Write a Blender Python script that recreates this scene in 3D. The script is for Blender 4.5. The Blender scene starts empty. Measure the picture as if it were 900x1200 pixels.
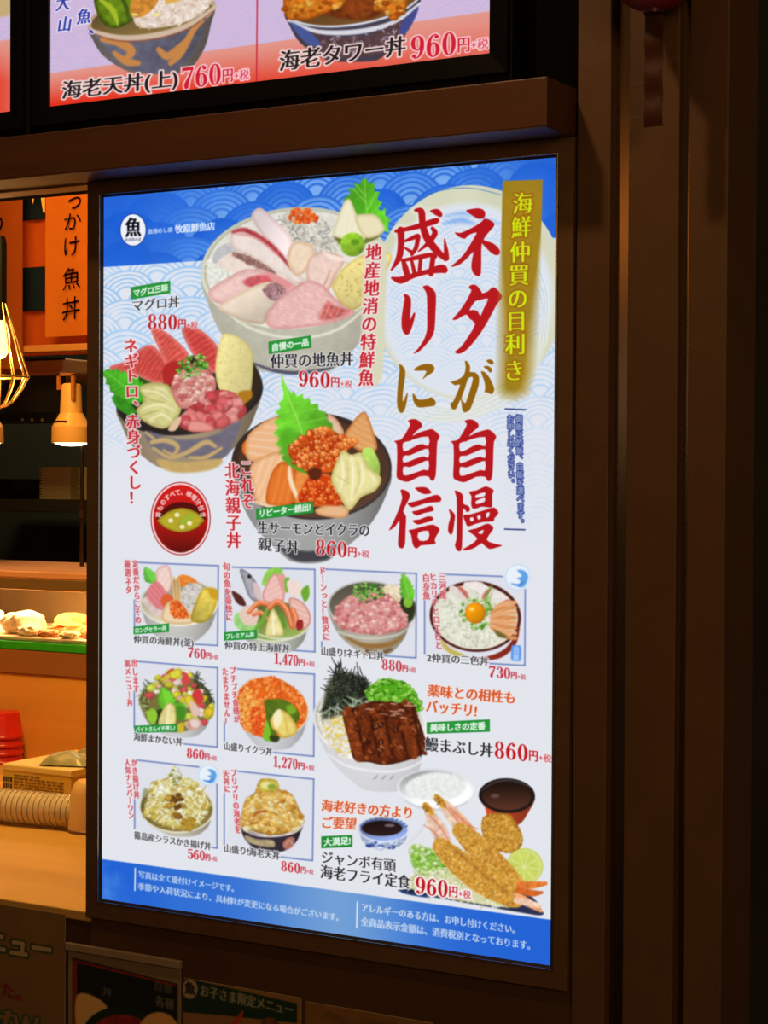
import bpy, bmesh, math, random
import numpy as np
from mathutils import Vector, Matrix

SC = bpy.context.scene
COL = SC.collection
# ------------------------------------------------------------------ camera, light, exposure
F_PX, YAW, PITCH, ROLL = 2227.0, -.530800, -.0185837, .0054383
CAM = np.array([1.4021948, -2.19553473, 1.52336956])
_cy, _sy, _cp, _sp = math.cos(YAW), math.sin(YAW), math.cos(PITCH), math.sin(PITCH)
FWD = np.array([_sy*_cp, _cy*_cp, _sp]); RGT = np.array([_cy, -_sy, 0.]); UPV = np.cross(RGT, FWD)
_c, _s = math.cos(ROLL), math.sin(ROLL)
RGT, UPV = _c*RGT+_s*UPV, -_s*RGT+_c*UPV
cam_data = bpy.data.cameras.new('camera'); cam = bpy.data.objects.new('camera', cam_data); COL.objects.link(cam)
cam_data.sensor_width = 36.0; cam_data.sensor_fit = 'AUTO'; cam_data.lens = F_PX*36.0/1200.0
cam_data.clip_start = .05; cam_data.clip_end = 60
_m = Matrix.Identity(4)
for i in range(3):
    _m[i][0], _m[i][1], _m[i][2], _m[i][3] = RGT[i], UPV[i], -FWD[i], CAM[i]
cam.matrix_world = _m
SC.camera = cam
SC.view_settings.view_transform = 'Standard'; SC.view_settings.look = 'None'
SC.view_settings.exposure = 0.0; SC.view_settings.gamma = 1.0; SC.view_settings.use_curve_mapping = False

world = bpy.data.worlds.new('dim_mall'); SC.world = world; world.use_nodes = True
_bg = world.node_tree.nodes['Background']; _bg.inputs[0].default_value = (1.0, .55, .25, 1); _bg.inputs[1].default_value = .030

def lamp(name, kind, loc, energy, color, aim=None, size=.1, size_y=None, spread=None, angle=None):
    d = bpy.data.lights.new(name, kind); o = bpy.data.objects.new(name, d); COL.objects.link(o)
    d.energy = energy; d.color = color; o.location = loc
    if kind == 'AREA':
        d.size = size
        if size_y: d.shape = 'RECTANGLE'; d.size_y = size_y
        if spread: d.spread = spread
    elif kind == 'SPOT':
        d.shadow_soft_size = size; d.spot_size = angle or 1.5; d.spot_blend = .6
    else: d.shadow_soft_size = size
    if aim is not None:
        o.rotation_euler = (Vector(aim)-Vector(loc)).to_track_quat('-Z', 'Y').to_euler()
    return o
# the mall's ceiling down-light in front of the stall, and the warm lamps over the counter
lamp('mall_downlight', 'SPOT', (.02, -.70, 2.95), 30., (1, .60, .28), (.45, 0, 1.3), .05, angle=2.0)
lamp('mall_lights', 'AREA', (2.7, -2.9, 2.35), 24., (1, .60, .27), (.5, 0, 1.3), .5, 1.2)
lamp('counter_downlight', 'AREA', (-.95, .34, 2.30), 22.0, (1, .60, .16), (-.95, .62, .9), .35, .35)
lamp('kitchen_downlight', 'AREA', (-1.45, .75, 2.42), 8.0, (1, .46, .10), (-1.6, 1.4, 2.0), .3, .3)
lamp('kitchen_back_fill', 'AREA', (-1.75, 2.00, 2.50), 9.0, (1, .88, .55), (-1.75, 2.2, 1.4), .6, .1)  # unseen fill added to brighten the steel back wall
# unseen lights added for their streaks in the metal channels and the steel door
lamp('channel_streak_light', 'AREA', (-.35, -2.05, 2.13), .5, (1, .40, .09), (.5, 0, 1.83), .36, .16)
lamp('channel_grey_light', 'AREA', (-.35, -2.05, 1.72), .12, (1, .80, .55), (.5, 0, 1.6), .36, .18)
lamp('door_streak_light', 'AREA', (1.27, 2.02, 1.69), .12, (1, .50, .14), (.59, .09, 1.61), .50, .04)

def at(px, py, Y):
    """the point of the upright plane y = Y that the photograph shows at (px, py)"""
    v = FWD+RGT*((px-450)/F_PX)-UPV*((py-600)/F_PX)
    p = CAM+v*((Y-CAM[1])/v[1])
    return Vector(p)
def at_grid(px, py, Y):
    v = FWD[None]+RGT[None]*((px.ravel()-450)/F_PX)[:, None]-UPV[None]*((py.ravel()-600)/F_PX)[:, None]
    return CAM[None]+v*((Y-CAM[1])/v[:, 1])[:, None]

# ------------------------------------------------------------------ materials
MATS = {}
def lin(c):
    return tuple(((v/255.)/12.92 if v/255. <= .04045 else ((v/255.+.055)/1.055)**2.4) for v in c)
def material(name, color, rough=.6, metal=0., noise=None, bump=0., bump_scale=40., emit=0., trans=0., spec=.5, coat=0., grain=None, ior=1.45):
    """colour is linear; noise = (second colour, scale), grain = (second colour, along-axis, scale) for wood"""
    if name in MATS: return MATS[name]
    m = bpy.data.materials.new(name); m.use_nodes = True; N = m.node_tree.nodes; L = m.node_tree.links
    b = N['Principled BSDF']; b.inputs['Base Color'].default_value = (*color, 1); b.inputs['Roughness'].default_value = rough
    b.inputs['Metallic'].default_value = metal; b.inputs['Specular IOR Level'].default_value = spec; b.inputs['IOR'].default_value = ior
    b.inputs['Transmission Weight'].default_value = trans; b.inputs['Coat Weight'].default_value = coat
    if emit: b.inputs['Emission Color'].default_value = (*color, 1); b.inputs['Emission Strength'].default_value = emit
    tc = N.new('ShaderNodeTexCoord'); mp = N.new('ShaderNodeMapping'); L.new(tc.outputs['Object'], mp.inputs[0])
    if grain:
        c2, ax, sc = grain; s = [sc, sc, sc]; s[ax] = sc*.06; mp.inputs['Scale'].default_value = s
    src = None
    if noise or grain:
        c2, sc = (noise if noise else (grain[0], 1.0))
        n = N.new('ShaderNodeTexNoise'); n.inputs['Scale'].default_value = sc; n.inputs['Detail'].default_value = 6; L.new(mp.outputs[0], n.inputs[0])
        r = N.new('ShaderNodeValToRGB'); r.color_ramp.elements[0].position = .35; r.color_ramp.elements[1].position = .68
        r.color_ramp.elements[0].color = (*color, 1); r.color_ramp.elements[1].color = (*c2, 1)
        L.new(n.outputs[0], r.inputs[0]); L.new(r.outputs[0], b.inputs['Base Color'])
        if emit: L.new(r.outputs[0], b.inputs['Emission Color'])
    if bump:
        n2 = N.new('ShaderNodeTexNoise'); n2.inputs['Scale'].default_value = bump_scale; n2.inputs['Detail'].default_value = 4; L.new(mp.outputs[0], n2.inputs[0])
        bp = N.new('ShaderNodeBump'); bp.inputs['Strength'].default_value = bump; bp.inputs['Distance'].default_value = .01
        L.new(n2.outputs[0], bp.inputs['Height']); L.new(bp.outputs[0], b.inputs['Normal'])
    MATS[name] = m; return m
def ink(name, emit):
    """coloured print: shines when backlit, otherwise plain paper"""
    if name in MATS: return MATS[name]
    m = bpy.data.materials.new(name); m.use_nodes = True; N = m.node_tree.nodes; L = m.node_tree.links
    b = N['Principled BSDF']; a = N.new('ShaderNodeVertexColor'); a.layer_name = 'ink'
    b.inputs['Roughness'].default_value = .45
    if emit:
        b.inputs['Base Color'].default_value = (.02, .02, .02, 1); b.inputs['Specular IOR Level'].default_value = .15
        L.new(a.outputs[0], b.inputs['Emission Color']); b.inputs['Emission Strength'].default_value = emit
    else:
        L.new(a.outputs[0], b.inputs['Base Color'])
    MATS[name] = m; return m

# ------------------------------------------------------------------ objects
def tag_thing(o, label, cat, group=None, kind=None):
    if label: o['label'] = label
    if cat: o['category'] = cat
    if group: o['group'] = group
    if kind: o['kind'] = kind
    return o
def thing(name, loc, label, cat, group=None):
    o = bpy.data.objects.new(name, None); COL.objects.link(o); o.location = loc; o.empty_display_size = .05
    return tag_thing(o, label, cat, group)
def link(name, me, mats, parent=None):
    o = bpy.data.objects.new(name, me); COL.objects.link(o)
    for m in (mats if isinstance(mats, (list, tuple)) else [mats]): me.materials.append(m)
    if parent: o.parent = parent; o.matrix_parent_inverse = Matrix.Identity(4)
    return o
def obj(name, bm, mat, parent=None, smooth=None, bevel=0., origin=None, world=True):
    """bm is in world coordinates; the object's own origin goes to `origin` or its parent's place"""
    bmesh.ops.recalc_face_normals(bm, faces=bm.faces[:])
    me = bpy.data.meshes.new(name); bm.to_mesh(me); bm.free()
    o = link(name, me, mat, parent)
    off = Vector((0, 0, 0)); p = parent
    while p is not None: off += Vector(p.location); p = p.parent
    if parent is None and origin is not None: off = Vector(origin); o.location = off
    if world and off.length > 0: me.transform(Matrix.Translation(-off))
    if smooth is not None:
        for f in me.polygons: f.use_smooth = True
        md = o.modifiers.new('auto_smooth', 'NODES') if False else None
        me.set_sharp_from_angle(angle=math.radians(smooth))
    if bevel:
        b = o.modifiers.new('bevel', 'BEVEL'); b.width = bevel; b.segments = 2; b.limit_method = 'ANGLE'; b.angle_limit = math.radians(40)
    return o
def structure(name, bm, mat, bevel=0., label=None):
    o = obj(name, bm, mat, bevel=bevel); o['kind'] = 'structure'
    if label: o['label'] = label
    return o
def box(bm, x0, x1, y0, y1, z0, z1):
    v = [bm.verts.new((x, y, z)) for x in (x0, x1) for y in (y0, y1) for z in (z0, z1)]
    for f in ((0, 1, 3, 2), (4, 6, 7, 5), (0, 4, 5, 1), (2, 3, 7, 6), (0, 2, 6, 4), (1, 5, 7, 3)): bm.faces.new([v[i] for i in f])
    return bm
def nbox(*a): return box(bmesh.new(), *a)
def lathe(bm, prof, c=(0, 0, 0), n=32, axis='z', wob=None):
    """revolve (radius, height) pairs; closed where a radius is 0"""
    rings = []
    for r, h in prof:
        if r < 1e-6: ring = [bm.verts.new(_ax(0, 0, h, c, axis))]
        else: ring = [bm.verts.new(_ax(r*math.cos(2*math.pi*k/n), r*math.sin(2*math.pi*k/n), h, c, axis)) for k in range(n)]
        rings.append(ring)
    for a, b in zip(rings[:-1], rings[1:]):
        for k in range(n):
            q = [a[k % len(a)], a[(k+1) % len(a)], b[(k+1) % len(b)], b[k % len(b)]]
            u = []
            for v in q:
                if v not in u: u.append(v)
            if len(u) > 2:
                try: bm.faces.new(u)
                except ValueError: pass
    return bm
def _ax(x, y, h, c, axis):
    if axis == 'z': return (c[0]+x, c[1]+y, c[2]+h)
    if axis == 'x': return (c[0]+h, c[1]+x, c[2]+y)
    return (c[0]+x, c[1]+h, c[2]+y)
def tube(bm, pts, r, n=8, cap=True):
    P = [Vector(p) for p in pts]; rings = []; up = None
    for i, p in enumerate(P):
        d = ((P[i+1] if i < len(P)-1 else P[i])-(P[i-1] if i else P[i])).normalized()
        if up is None: up = d.orthogonal().normalized()
        up = (up-d*up.dot(d)).normalized(); s = d.cross(up); rr = r[i] if isinstance(r, (list, tuple)) else r
        rings.append([bm.verts.new(p+(up*math.cos(2*math.pi*k/n)+s*math.sin(2*math.pi*k/n))*rr) for k in range(n)])
    for a, b in zip(rings[:-1], rings[1:]):
        for k in range(n): bm.faces.new([a[k], a[(k+1) % n], b[(k+1) % n], b[k]])
    if cap: bm.faces.new(rings[0][::-1]); bm.faces.new(rings[-1])
    return bm
def blob(c, r, seed=0, lump=.15, sub=3, rot=0.):
    """an irregular lump of food"""
    bm = bmesh.new(); bmesh.ops.create_icosphere(bm, subdivisions=sub, radius=1.)
    rd = random.Random(seed); ph = [(rd.uniform(2, 6), Vector((rd.uniform(-1, 1), rd.uniform(-1, 1), rd.uniform(-1, 1))), rd.uniform(0, 6)) for _ in range(9)]
    M = Matrix.Rotation(rot, 3, 'Z')
    for v in bm.verts:
        n = v.co.normalized(); s = 1+lump*sum(math.sin(f*n.dot(d)*2.2+p) for f, d, p in ph)/3
        q = M @ Vector((n.x*r[0]*s, n.y*r[1]*s, n.z*r[2]*s)); v.co = Vector(c)+q
    return bm

# ------------------------------------------------------------------ printed sheets
def sheet(cv, Y, mat, parent, sheet_name, inside, labels=None, shift=0., step=1, root=None):
    """turn the artwork into coloured mesh cells lying in the plane y = Y: one mesh for the bare sheet and,
    as its children, one for each picture or block of lettering (they tile, none lies over another)"""
    im = cv.img
    k = np.array([.25, .5, .25], np.float32)
    p = np.pad(im, ((1, 1), (0, 0), (0, 0)), 'edge'); im = p[:-2]*k[0]+p[1:-1]*k[1]+p[2:]*k[2]
    p = np.pad(im, ((0, 0), (1, 1), (0, 0)), 'edge'); im = p[:, :-2]*k[0]+p[:, 1:-1]*k[1]+p[:, 2:]*k[2]
    im = im[::step, ::step]; own = cv.own[::step, ::step]
    h, w = own.shape
    px, py = np.meshgrid(np.arange(w)*step/cv.S+cv.x0, np.arange(h)*step/cv.S+cv.y0)
    P = at_grid(px, py, Y).astype(np.float32)
    rgb = np.where(im <= .04045, im/12.92, ((np.maximum(im, 0)+.055)/1.055)**2.4).reshape(-1, 3)
    ok = inside(P[:, 0], P[:, 2]).reshape(h, w)
    cell_ok = ok[:-1, :-1] & ok[1:, :-1] & ok[:-1, 1:] & ok[1:, 1:]
    idx = np.arange(h*w).reshape(h, w)
    q = np.stack([idx[1:, :-1], idx[1:, 1:], idx[:-1, 1:], idx[:-1, :-1]], -1)
    base = None; made = {}
    for li, nm in enumerate(cv.names):
        sel = cell_ok & (own[:-1, :-1] == li)
        Q = q[sel]
        if len(Q) == 0: continue
        used, inv = np.unique(Q.ravel(), return_inverse=True)
        me = bpy.data.meshes.new(sheet_name if li == 0 else nm)
        V = P[used].copy(); V[:, 1] = Y
        off = Vector((0, 0, 0)); pr = parent
        while pr is not None: off += Vector(pr.location); pr = pr.parent
        V -= np.array(off, np.float32)
        me.vertices.add(len(V)); me.vertices.foreach_set('co', V.ravel())
        me.loops.add(len(inv)); me.loops.foreach_set('vertex_index', inv.astype(np.int32))
        me.polygons.add(len(Q)); me.polygons.foreach_set('loop_start', np.arange(0, len(inv), 4, dtype=np.int32))
        me.update(calc_edges=True)
        at_ = me.color_attributes.new('ink', 'FLOAT_COLOR', 'POINT')
        at_.data.foreach_set('color', np.concatenate([rgb[used], np.ones((len(used), 1))], 1).astype(np.float32).ravel())
        par = parent if li == 0 else base
        o = link(sheet_name if li == 0 else nm.split('.')[0], me, mat, par)
        if li == 0: base = o
        if labels and nm in labels: o['label'] = labels[nm]
        made[nm] = o
    return base

SCALE = 2.0
# ------------------------------------------------------------------ print engine
# The menu pictures and lettering are ink on flat sheets. They are composed here as plain
# 2-D artwork (outlines, brush strokes, dots) and become coloured mesh cells on the sheets.
RNG = np.random.default_rng(7)

def noise2(X, Y, scale, seed=0, octs=3):
    """value noise, about -1..1"""
    out = np.zeros_like(X, dtype=np.float32); amp = 1.0; tot = 0
    for o in range(octs):
        xs = X/scale*(2**o) + seed*17.13 + o*31.7; ys = Y/scale*(2**o) + seed*7.77 + o*11.3
        xi = np.floor(xs); yi = np.floor(ys); fx = xs-xi; fy = ys-yi
        fx = fx*fx*(3-2*fx); fy = fy*fy*(3-2*fy)
        def h(a, b):
            t = np.sin(a*127.1+b*311.7+seed*3.3)*43758.5453
            return t-np.floor(t)
        v = (h(xi, yi)*(1-fx)+h(xi+1, yi)*fx)*(1-fy)+(h(xi, yi+1)*(1-fx)+h(xi+1, yi+1)*fx)*fy
        out += amp*(v*2-1); tot += amp; amp *= .55
    return out/tot

def spline(pts, closed=True, n=5):
    P = np.asarray(pts, float); m = len(P); out = []
    rng = range(m) if closed else range(m-1)
    for i in rng:
        if closed:
            p0, p1, p2, p3 = P[i-1], P[i], P[(i+1) % m], P[(i+2) % m]
        else:
            p0, p1, p2, p3 = P[max(i-1, 0)], P[i], P[i+1], P[min(i+2, m-1)]
        for k in range(n):
            t = k/n
            out.append(.5*((2*p1)+(-p0+p2)*t+(2*p0-5*p1+4*p2-p3)*t*t+(-p0+3*p1-3*p2+p3)*t**3))
    if not closed: out.append(P[-1])
    return np.array(out)

def sd_poly(X, Y, contours):
    """signed distance (negative inside, even-odd) to one or more closed contours"""
    d = np.full(X.shape, 1e9, np.float32); ins = np.zeros(X.shape, bool)
    for c in contours:
        c = np.asarray(c, np.float32)
        for i in range(len(c)):
            ax, ay = c[i-1]; bx, by = c[i]
            ex, ey = bx-ax, by-ay; L = ex*ex+ey*ey
            if L < 1e-12: continue
            px = X-ax; py = Y-ay
            t = np.clip((px*ex+py*ey)/L, 0, 1)
            np.minimum(d, (px-t*ex)**2+(py-t*ey)**2, out=d)
            if ey != 0:
                cr = ((ay > Y) != (by > Y)) & (X < ex*(Y-ay)/ey+ax)
                ins ^= cr
    d = np.sqrt(d)
    return np.where(ins, -d, d)

def sd_stroke(X, Y, pts):
    """distance to a brush stroke: pts = (x, y, full width)"""
    d = np.full(X.shape, 1e9, np.float32)
    for a, b in zip(pts[:-1], pts[1:]):
        ex, ey = b[0]-a[0], b[1]-a[1]; L = ex*ex+ey*ey+1e-9
        px = X-a[0]; py = Y-a[1]
        t = np.clip((px*ex+py*ey)/L, 0, 1)
        np.minimum(d, np.hypot(px-t*ex, py-t*ey)-.5*(a[2]+(b[2]-a[2])*t), out=d)
    return d

def C255(c): return np.asarray(c, np.float32)/255.0

class Canvas:
    def __init__(s, x0, y0, x1, y1, S):
        s.x0, s.y0, s.S = x0, y0, S
        s.w = int((x1-x0)*S)+1; s.h = int((y1-y0)*S)+1
        s.img = np.ones((s.h, s.w, 3), np.float32)
        s.own = np.zeros((s.h, s.w), np.int16); s.names = ['_sheet']; s.layer = 0
        s.clip = None
    def use(s, name):
        if name not in s.names: s.names.append(name)
        s.layer = s.names.index(name)
    def box(s, xa, ya, xb, yb):
        i0 = max(0, int((xa-s.x0)*s.S)); i1 = min(s.w, int((xb-s.x0)*s.S)+2)
        j0 = max(0, int((ya-s.y0)*s.S)); j1 = min(s.h, int((yb-s.y0)*s.S)+2)
        if i1 <= i0 or j1 <= j0: return None
        X, Y = np.meshgrid(np.arange(i0, i1)/s.S+s.x0, np.arange(j0, j1)/s.S+s.y0)
        return X.astype(np.float32), Y.astype(np.float32), (slice(j0, j1), slice(i0, i1))
    def put(s, sl, cov, col, own=True):
        if s.clip is not None: cov = cov*s.clip[sl]
        c = cov[..., None]
        s.img[sl] = s.img[sl]*(1-c)+col*c
        if own: s.own[sl][cov > .3] = s.layer
    def paint(s, X, Y, sl, sd, col, soft=.9, alpha=1., edge=None, tex=None, lin=None, stripes=None, own=True):
        cov = np.clip(.5-sd/soft, 0, 1)*alpha
        col = C255(col)
        if col.ndim == 1: col = np.broadcast_to(col, X.shape+(3,)).copy()
        if stripes:                                   # (colour, period, angle deg, duty, wobble)
            sc, per, ang, duty, wob = stripes; a = math.radians(ang)
            q = (X*math.cos(a)+Y*math.sin(a))+wob*noise2(X, Y, per*2.5, 5, 2)
            f = np.abs((q/per) % 1-.5)*2
            m = np.clip((duty-f)*2.2, 0, 1)[..., None]*.62
            col = col*(1-m)+C255(sc)*m
        if edge:                                      # (colour, width px)
            m = np.clip(1+sd/edge[1], 0, 1)[..., None]
            col = col*(1-m)+C255(edge[0])*m
        if lin:                                       # (angle deg, amount per shape, centre x, y, radius)
            ang, amt, cx, cy, r = lin; a = math.radians(ang)
            g = np.clip(((X-cx)*math.cos(a)+(Y-cy)*math.sin(a))/r, -1, 1)
            col = col*(1+amt*g)[..., None]
        if tex:                                       # (amount, scale px, seed)
            n = noise2(X, Y, tex[1], tex[2], 3)
            col = col*(1+tex[0]*n)[..., None]
        s.put(sl, cov, np.clip(col, 0, 1), own)
    def shape(s, pts, col, smooth=True, n=4, **k):
        cs = [pts] if np.ndim(pts[0][0]) == 0 else pts
        cs = [spline(c, True, n) if smooth else np.asarray(c, float) for c in cs]
        A = np.concatenate(cs); m = k.get('soft', .9)+1
        b = s.box(A[:, 0].min()-m, A[:, 1].min()-m, A[:, 0].max()+m, A[:, 1].max()+m)
        if b is None: return
        X, Y, sl = b
        s.paint(X, Y, sl, sd_poly(X, Y, cs), col, **k)
    def ell(s, cx, cy, rx, ry, col, rot=0, **k):
        m = k.get('soft', .9)+1; r = max(rx, ry)+m
        b = s.box(cx-r, cy-r, cx+r, cy+r)
        if b is None: return
        X, Y, sl = b; a = math.radians(rot)
        u = (X-cx)*math.cos(a)+(Y-cy)*math.sin(a); v = -(X-cx)*math.sin(a)+(Y-cy)*math.cos(a)
        q = np.sqrt((u/rx)**2+(v/ry)**2)+1e-6
        g = np.sqrt((u/rx**2)**2+(v/ry**2)**2)+1e-6
        s.paint(X, Y, sl, (q*(q-1)/g).astype(np.float32), col, **k)
    def stroke(s, pts, col, w=None, smooth=True, **k):
        P = [(p[0], p[1], (p[2] if len(p) > 2 else w)) for p in pts]
        if smooth and len(P) > 2: P = spline(P, False, 4)
        A = np.asarray(P, float); m = A[:, 2].max()/2+k.get('soft', .9)+1
        b = s.box(A[:, 0].min()-m, A[:, 1].min()-m, A[:, 0].max()+m, A[:, 1].max()+m)
        if b is None: return
        X, Y, sl = b
        s.paint(X, Y, sl, sd_stroke(X, Y, A), col, **k)
    def soften(s, own_min, k=1):
        """the pictures are slightly soft, as printed photographs are"""
        im = s.img
        for _ in range(k):
            for ax in (0, 1):
                a = np.roll(im, 1, ax); b = np.roll(im, -1, ax); im = im*.44+(a+b)*.28
        m = (s.own >= own_min)[..., None].astype(np.float32)
        for ax in (0, 1): m = (np.roll(m, 1, ax)+m+np.roll(m, -1, ax))/3
        s.img = s.img*(1-m)+im*m
    # ---- food helpers
    def inside(s, pts, n, seed):
        """n random points inside a smooth outline"""
        r = np.random.default_rng(seed); c = spline(pts, True, 4)
        lo = c.min(0); hi = c.max(0); P = lo+(hi-lo)*r.random((n*6, 2))
        P = P[sd_poly(P[:, 0].astype(np.float32), P[:, 1].astype(np.float32), [c]) < 0]
        return P[:n], r
    def dots(s, pts, n, rad, cols, seed=1, hl=None, dark=None, jit=.3, asp=1.0):
        P, r = s.inside(pts, n, seed)
        for x, y in P:
            c = np.array(cols[r.integers(len(cols))], float)*(1+.12*(r.random()-.5))
            q = rad*(1+jit*(r.random()*2-1))
            if dark is not None: s.ell(x, y+.15*q, q*1.15, q*1.15, dark, soft=.8, alpha=.6)
            s.ell(x, y, q, q*asp, c, rot=r.random()*180, soft=.8)
            if hl is not None: s.ell(x-q*.3, y-q*.35, q*.4, q*.35, hl, soft=.8, alpha=.8)
    def grains(s, pts, n, ln, wd, cols, seed=1, ang=None, alpha=1., bend=0):
        P, r = s.inside(pts, n, seed)
        for x, y in P:
            a = (r.random()*180 if ang is None else ang[0]+(r.random()-.5)*ang[1]); a = math.radians(a)
            l = ln*(.6+.8*r.random())/2; c = np.array(cols[r.integers(len(cols))], float)
            dx, dy = math.cos(a)*l, math.sin(a)*l; b = bend*(r.random()*2-1)
            s.stroke([(x-dx, y-dy, wd*.7), (x-dy*b, y+dx*b, wd), (x+dx, y+dy, wd*.5)], c, soft=.8, alpha=alpha, smooth=bend != 0)
    def chunks(s, pts, n, size, cols, seed=1, edge=.75, tex=.15):
        """small irregular pieces with darker gaps"""
        P, r = s.inside(pts, n, seed)
        P = P[np.argsort(P[:, 1])]
        for x, y in P:
            c = np.array(cols[r.integers(len(cols))], float); m = 5+r.integers(3); q = size*(.6+.7*r.random())
            a0 = r.random()*6.28
            pp = [(x+q*(.7+.5*r.random())*math.cos(a0+k*6.283/m), y+.8*q*(.7+.5*r.random())*math.sin(a0+k*6.283/m)) for k in range(m)]
            s.shape(pp, c, n=3, edge=(c*edge, q*.45), tex=(tex, q*.5, r.integers(50)), lin=(250, .16, x, y, q))
    def shiso(s, base, tip, width, col, vein, seed=0, teeth=9, bendv=0.0):
        bx, by = base; tx, ty = tip; L = math.hypot(tx-bx, ty-by); ux, uy = (tx-bx)/L, (ty-by)/L; nx, ny = -uy, ux
        r = np.random.default_rng(seed)
        def side(sg):
            o = []
            for i in range(teeth*2+1):
                t = i/(teeth*2); w = width*.5*(math.sin(math.pi*min(1, t**.75*.97+.03)))**.8
                k = 1.0 if i % 2 else .78
                tt = t+(.035 if i % 2 else 0)
                c = bendv*math.sin(math.pi*t)*L
                o.append((bx+ux*L*tt+nx*(sg*w*k*(1+.08*r.standard_normal())+c), by+uy*L*tt+ny*(sg*w*k*(1+.08*r.standard_normal())+c)))
            return o
        pts = side(1)+side(-1)[::-1]
        mx, my = (bx+tx)/2, (by+ty)/2
        s.shape(pts, col, smooth=False, tex=(.14, width*.25, seed+3), lin=(math.degrees(math.atan2(ny, nx)), .16, mx, my, width*.5), edge=(np.array(col)*.82, width*.06), soft=1.1)
        mid = lambda t: (bx+ux*L*t+nx*bendv*math.sin(math.pi*t)*L, by+uy*L*t+ny*bendv*math.sin(math.pi*t)*L)
        s.stroke([mid(0), mid(.5), mid(.97)], vein, w=.9, alpha=.7)
        for i in range(2, 9):
            p = mid(i/10)
            for sg in (1, -1):
                w = width*.36*math.sin(math.pi*(i/10)**.8)
                s.stroke([p, (p[0]+ux*L*.13+nx*sg*w, p[1]+uy*L*.13+ny*sg*w)], vein, w=.55, alpha=.5)
    def bowl(s, cx, cy, rx, ry, rot, foot, side, rim, inner, rimw=3., fall=.10, tex=None, sidegrad=.3, fw=.45):
        """side wall down to a foot at foot=(x, y), rim ring and dark inside"""
        a = math.radians(rot); fx, fy = foot
        q = .975; L = (cx-q*rx*math.cos(a), cy-q*rx*math.sin(a)); R = (cx+q*rx*math.cos(a), cy+q*rx*math.sin(a))
        w = rx*fw
        pts = [L, (L[0]+rx*.05, L[1]+(fy-L[1])*.30), (L[0]*.60+(fx-w)*.40, L[1]*.34+fy*.66), (fx-w, fy-2), (fx-w*.6, fy+ry*.06),
               (fx, fy+ry*.09), (fx+w*.6, fy+ry*.06), (fx+w, fy-2), (R[0]*.60+(fx+w)*.40, R[1]*.34+fy*.66), (R[0]-rx*.05, R[1]+(fy-R[1])*.30), R,
               (cx+rx*.5*math.cos(a), cy), (cx-rx*.5*math.cos(a), cy)]
        c = spline(pts, True, 4); m = 3
        X, Y, sl = s.box(c[:, 0].min()-m, c[:, 1].min()-m, c[:, 0].max()+m, c[:, 1].max()+m)
        u = (X-cx)/rx
        base = C255(side)*np.ones(X.shape+(3,), np.float32)
        sh = 1-sidegrad*np.clip(u+.1, -1, 1)**2-fall*np.clip((Y-cy)/max(fy-cy, 1), 0, 1)
        s.paint(X, Y, sl, sd_poly(X, Y, [c]), np.clip(base*sh[..., None], 0, 1)*255, tex=tex)
        s.ell(cx, cy, rx, ry, rim, rot=rot, lin=(80, .10, cx, cy, ry))
        s.ell(cx, cy, rx-rimw, ry-rimw*.8, inner, rot=rot, lin=(75, .3, cx, cy, ry))

# ------------------------------------------------------------------ lettering
EM = 64; MARG = .22
GLYPH = {}
_fc = bpy.data.curves.new('lettering_source', 'FONT'); _fo = bpy.data.objects.new('lettering_source', _fc)
bpy.context.scene.collection.objects.link(_fo)
def _outline(ch):
    _fc.body = ch
    dg = bpy.context.evaluated_depsgraph_get(); dg.update()
    oe = _fo.evaluated_get(dg); cu = oe.to_curve(dg); out = []
    for sp in cu.splines:
        bp = sp.bezier_points; c = []
        for i in range(len(bp)):
            a = bp[i]; b = bp[(i+1) % len(bp)]
            p0, p1, p2, p3 = [np.array(v[:2]) for v in (a.co, a.handle_right, b.co, b.handle_left)]
            p2, p3 = p3, p2
            d = p3-p0; L = np.hypot(*d)+1e-9
            bend = max(abs(np.cross(d, p1-p0)), abs(np.cross(d, p2-p0)))/L
            m = 1 if bend < .002 else 4
            for k in range(m):
                t = k/m; c.append((1-t)**3*p0+3*(1-t)**2*t*p1+3*(1-t)*t*t*p2+t**3*p3)
        if len(c) > 2: out.append(np.array(c))
    oe.to_curve_clear()
    return out
def _gridEM():
    n = int(EM*(1+2*MARG)); ax = (np.arange(n)+.5)/EM-MARG
    X, Y = np.meshgrid(ax, ax)            # X 0..1 left-right, Y 0..1 from the em bottom upward
    return X.astype(np.float32), Y.astype(np.float32)
def _ell(X, Y, cx, cy, rx, ry):
    u, v = X-cx, Y-cy; q = np.sqrt((u/rx)**2+(v/ry)**2)+1e-6; g = np.sqrt((u/rx**2)**2+(v/ry**2)**2)+1e-6
    return q*(q-1)/g
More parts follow.
